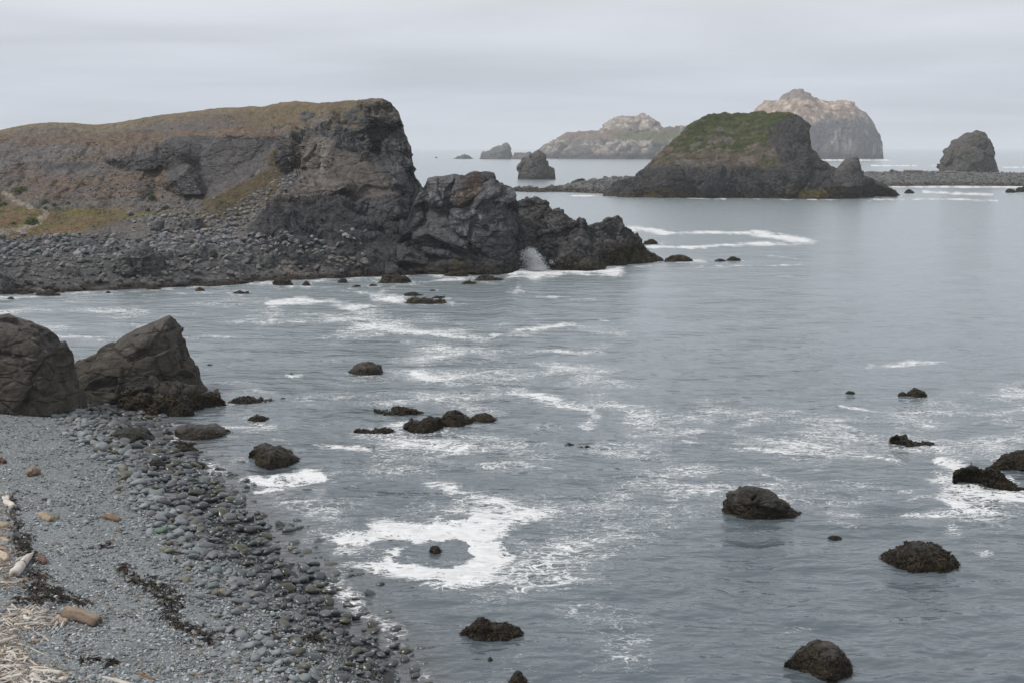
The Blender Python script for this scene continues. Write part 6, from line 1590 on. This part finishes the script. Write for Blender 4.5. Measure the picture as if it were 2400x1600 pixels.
wood('driftwood_log', 'upright-slanting weathered log in the heap left of the crooked branch', [(24, 1556), (30, 1536), (33, 1522)], [6, 6.5, 5], (.40, .36, .33), rag=.1, seed=563, end=(.3, .22, .15))
wood('driftwood_log', 'bone-pale log with a dark end crossing the bottom-left corner', [(-6, 1600), (22, 1592), (52, 1586)], [7, 8, 8], (.56, .52, .46), rag=.06, seed=565, end=(.12, .08, .06))
wood('driftwood_root', 'lumpy bleached root between the bone-white log and the bottom edge', [(60, 1592), (78, 1588), (96, 1596)], [5, 11, 6], (.52, .48, .43), rag=.25, seed=567, end=(.2, .15, .11))
wood('driftwood_log', 'reddish-brown log piece at the left edge under the smooth pale log', [(-8, 1528), (8, 1526), (22, 1524)], [7, 8, 5], (.27, .185, .13), rag=.14, seed=569, end=(.14, .09, .06))
wood('driftwood_log', 'short thick pale log at the left edge of the stick pile beside the straight pole', [(-4, 1462), (10, 1458), (24, 1452)], [7, 8, 6], (.50, .45, .39), rag=.08, seed=571, end=(.36, .27, .19))
wood('driftwood_log', 'half-buried tan log between the sawn block and the honey-coloured log', [(-6, 1264), (8, 1266), (22, 1271)], [6, 7, 5], (.38, .30, .22), rag=.12, seed=573)
def stick_pile():
    r = np.random.RandomState(41)
    spots = [((20, 105), (1425, 1475), 60, 'bleached stick in the tangle beside the thick brown log'), ((-10, 45), (1445, 1500), 40, 'bleached stick by the smooth pale log at the left edge'), ((-10, 55), (1520, 1590), 76, 'bleached stick in the heap left of the crooked branch'),
             ((-10, 130), (1565, 1612), 76, 'bleached stick in the heap around the bone-white log at the bottom edge'), ((-8, 40), (1336, 1372), 14, 'bleached stick left of the notched sawn log'), ((60, 140), (1448, 1480), 18, 'bleached stick around the frayed root stock')]
    protos = []
    for k in range(9):
        L = 1.0
        n = 7
        t = np.linspace(-.5, .5, n)
        path = np.stack([t, (.008 + .02 * (k % 3)) * np.sin(t * 5 + k) + r.normal(0, .008, n), .02 * np.cos(t * 4 + k * 2)], 1)
        rad = np.interp(t, [-.5, 0, .5], [.045, .05, .018]) * r.uniform(.6, 1.1)
        col = [PALE, (.46, .41, .35), (.56, .53, .49), (.38, .33, .28), (.50, .47, .42)][k % 5]
        protos.append(join_mesh('driftwood_stick', [tube_arrays(path, rad, 7, k, .12)], M_WOOD, col, k, .2))
    for (xa, xb), (ya, yb), n, lab in spots:
        for _ in range(n):
            px, py = r.uniform(xa, xb), r.uniform(ya, yb)
            p = on_beach([px], [py])[0]
            o = bpy.data.objects.new('driftwood_stick', protos[r.randint(9)])
            COL.objects.link(o)
            L = r.lognormal(3.4, .38) / FOC * p[1]
            tk = r.uniform(.8, 2.0)
            o.scale = (L, L * tk, L * tk)
            o.rotation_euler = (r.uniform(0, 6.28), r.normal(0, .12), r.normal(.25, .9))
            o.location = p + [0, 0, .03 + r.rand() * .09]
            put(o, lab, 'driftwood', lab.replace('stick', 'sticks', 1))
stick_pile()
def wood_chips():
    r = np.random.RandomState(47)
    x, y = [], []
    for (xa, xb), (ya, yb), n in (((5, 120), (1422, 1480), 500), ((-15, 60), (1440, 1510), 350), ((-15, 75), (1510, 1600), 700), ((-15, 160), (1560, 1620), 600), ((-15, 45), (1290, 1380), 300), ((-15, 30), (1180, 1290), 160)):
        x.append(r.triangular(xa, (xa + xb) / 2, xb, n))
        y.append(r.uniform(ya, yb, n))
    p = on_beach(np.concatenate(x), np.concatenate(y))
    n = len(p)
    a = r.uniform(0, 6.28, n)
    d = np.stack([np.cos(a), np.sin(a), r.normal(0, .25, n)], 1) * r.lognormal(-2.5, .5, (n, 1))
    s = np.stack([-np.sin(a), np.cos(a), 0 * a], 1) * r.uniform(.006, .022, (n, 1))
    u = np.array([[0, 0, .02]]) * r.uniform(.5, 2, (n, 1))
    p[:, 2] += .03 + .03 * r.rand(n)
    V = np.stack([p - d - s, p - d + s, p + d + s * .5, p + d - s * .5, p - d + u, p + d + u * .6], 1).reshape(-1, 3)
    o6 = (np.arange(n) * 6)[:, None]
    c = np.array([.42, .39, .35]) * r.uniform(.5, 1.25, (n, 1))
    c = np.where(r.rand(n, 1) < .2, np.array([.3, .21, .13]) * r.uniform(.5, 1.2, (n, 1)), c)
    obj('wood_chips', mesh_of('wood_chips', V, np.concatenate([o6 + [[0, 3, 5, 4]], o6 + [[1, 4, 5, 2]]]), M_WOOD, np.repeat(c, 6, 0), False), kind='stuff', label='small bleached wood splinters strewn under the driftwood piles')
wood_chips()
for lab, pts, r_ in (('long weathered log lying on the crest of the right gravel bar', [(2118, 402), (2164, 403)], .55), ('grey drift log in front of the big triangular stack', [(2216, 404), (2244, 405)], .5)):
    p = np.array([at_y(x, y - 1.0, 700.0) for x, y in pts])
    t = np.linspace(0, 1, 8)[:, None]
    V, F, tr = tube_arrays(p[0] * (1 - t) + p[1] * t, np.linspace(r_ * 1.2, r_ * .8, 8), 8, 3, .1)
    o = obj('driftwood_log', join_mesh('driftwood_log', [(V, F, tr)], M_WOOD, (.22, .17, .15)), label=lab, cat='driftwood')
# dark weed thrown up in lines on the gravel
def build_wrack():
    r = np.random.RandomState(51)
    P, Cc = [], []
    for pts, w in WRACK:
        a = np.array(pts)
        L = np.r_[0, np.cumsum(np.hypot(*np.diff(a, axis=0).T))]
        n = int(L[-1] * w * .4)
        s = r.uniform(0, L[-1], n)
        x, y = np.interp(s, L, a[:, 0]) + r.normal(0, w * 1.0, n), np.interp(s, L, a[:, 1]) + r.normal(0, w * .8, n)
        keep = fbm(np.stack([x / 9, y / 9, 0 * x], 1), 2, 71) > .02
        x, y = x[keep], y[keep]
        P.append(on_beach(x, y))
        rust = (r.rand(len(x), 1) < .16)
        Cc.append(np.where(rust, [.08, .045, .022], [.016, .013, .010]) * r.uniform(.6, 1.6, (len(x), 1)))
    p, c = np.concatenate(P), np.concatenate(Cc)
    n = len(p)
    a = r.uniform(0, 6.28, n)
    d = np.stack([np.cos(a), np.sin(a), r.normal(0, .3, n)], 1)
    s = np.stack([-np.sin(a), np.cos(a), r.normal(0, .3, n)], 1)
    Ln, Wd = r.uniform(.05, .22, (n, 1)), r.uniform(.010, .03, (n, 1))
    z = np.stack([0 * a, 0 * a, r.uniform(.02, .07, n)], 1)
    rows = [p - d * Ln, p + z, p + d * Ln]
    V = np.stack([rows[0] - s * Wd, rows[0] + s * Wd, rows[1] - s * Wd * 1.4 + z * .3, rows[1] + s * Wd * 1.4 + z * .3, rows[2] - s * Wd, rows[2] + s * Wd], 1).reshape(-1, 3)
    V[:, 2] += .03
    o6 = (np.arange(n) * 6)[:, None]
    obj('seaweed_wrack', mesh_of('seaweed_wrack', V, np.concatenate([o6 + [[0, 1, 3, 2]], o6 + [[2, 3, 5, 4]]]), M_WEED, np.repeat(c, 6, 0)), kind='stuff', label='dark dried seaweed thrown up in lines on the gravel')
build_wrack()

# ------------------------------------------------------------------ breaking wave against the ridge
def build_spray():
    r = np.random.RandomState(61)
    Vb, Fb = np.array([[1, 1, 1], [1, -1, -1], [-1, 1, -1], [-1, -1, 1]]) * .8, np.array([[0, 1, 2], [0, 3, 1], [0, 2, 3], [1, 3, 2]])
    p = []
    base = at_z(1252, 634, 0.0)
    m = base[1] / FOC
    n = 13000
    fan = r.normal(0, .25, n)
    jets = .75 + .25 * np.clip(.5 + 1.1 * gnoise(np.stack([fan * 16, 0 * fan, 0 * fan], 1), 5), 0, 1)
    t = r.rand(n) ** 2.4 * jets * 1.2
    x = 1256 + fan * 52 * (.75 + .5 * t) - 14 * t + r.normal(0, 3, n)
    y = 632 - 46 * t * np.exp(-(fan * 1.6) ** 2) + r.normal(0, 2.2, n)
    p.append(at_y(x, y, base[1] - 1.0 + r.normal(0, 1.5, n)))
    n2 = 2600
    x, y = r.uniform(1288, 1345, n2), None
    y = 618 - 10 * r.rand(n2) ** 2 * np.exp(-((x - 1300) / 22) ** 2) + r.normal(0, 1.5, n2) + (x - 1300) * .08
    p.append(at_y(x, y, base[1] + 1 + r.normal(0, .8, n2)))
    p = np.concatenate(p)
    k = len(p)
    s = np.clip(r.lognormal(-3.45, .5, k), .014, .12)[:, None, None]
    V = (p[:, None] + Vb[None] * s * np.array([1, 1, .8])).reshape(-1, 3)
    F = (Fb[None] + (np.arange(k) * len(Vb))[:, None, None]).reshape(-1, 3)
    obj('spray', mesh_of('spray', V, F, M_SPRAY), kind='stuff', label='white spray bursting up where a wave hits the ridge')
build_spray()

sea = build_sea()
# ------------------------------------------------------------------ sea bed and haze
def build_haze():
    m = bpy.data.materials.new('haze_air')
    m.use_nodes = True
    n, l = m.node_tree.nodes, m.node_tree.links
    n.clear()
    o = n.new('ShaderNodeOutputMaterial')
    v = n.new('ShaderNodeVolumePrincipled')
    v.inputs['Color'].default_value = (0.93, 0.95, 0.98, 1)
    v.inputs['Density'].default_value = 0.00011
    v.inputs['Anisotropy'].default_value = 0.0
    l.new(v.outputs[0], o.inputs['Volume'])
    x, y0, y1, z0, z1 = 46000.0, -300.0, 19500.0, -25.0, 135.0
    V = np.array([(-x, y0, z0), (x, y0, z0), (x, y1, z0), (-x, y1, z0), (-x, y0, z1), (x, y0, z1), (x, y1, z1), (-x, y1, z1)])
    F = np.array([(0, 3, 2, 1), (4, 5, 6, 7), (0, 1, 5, 4), (1, 2, 6, 5), (2, 3, 7, 6), (3, 0, 4, 7)])
    obj('haze', mesh_of('haze', V, F, m, None, False), kind='stuff')
build_haze()
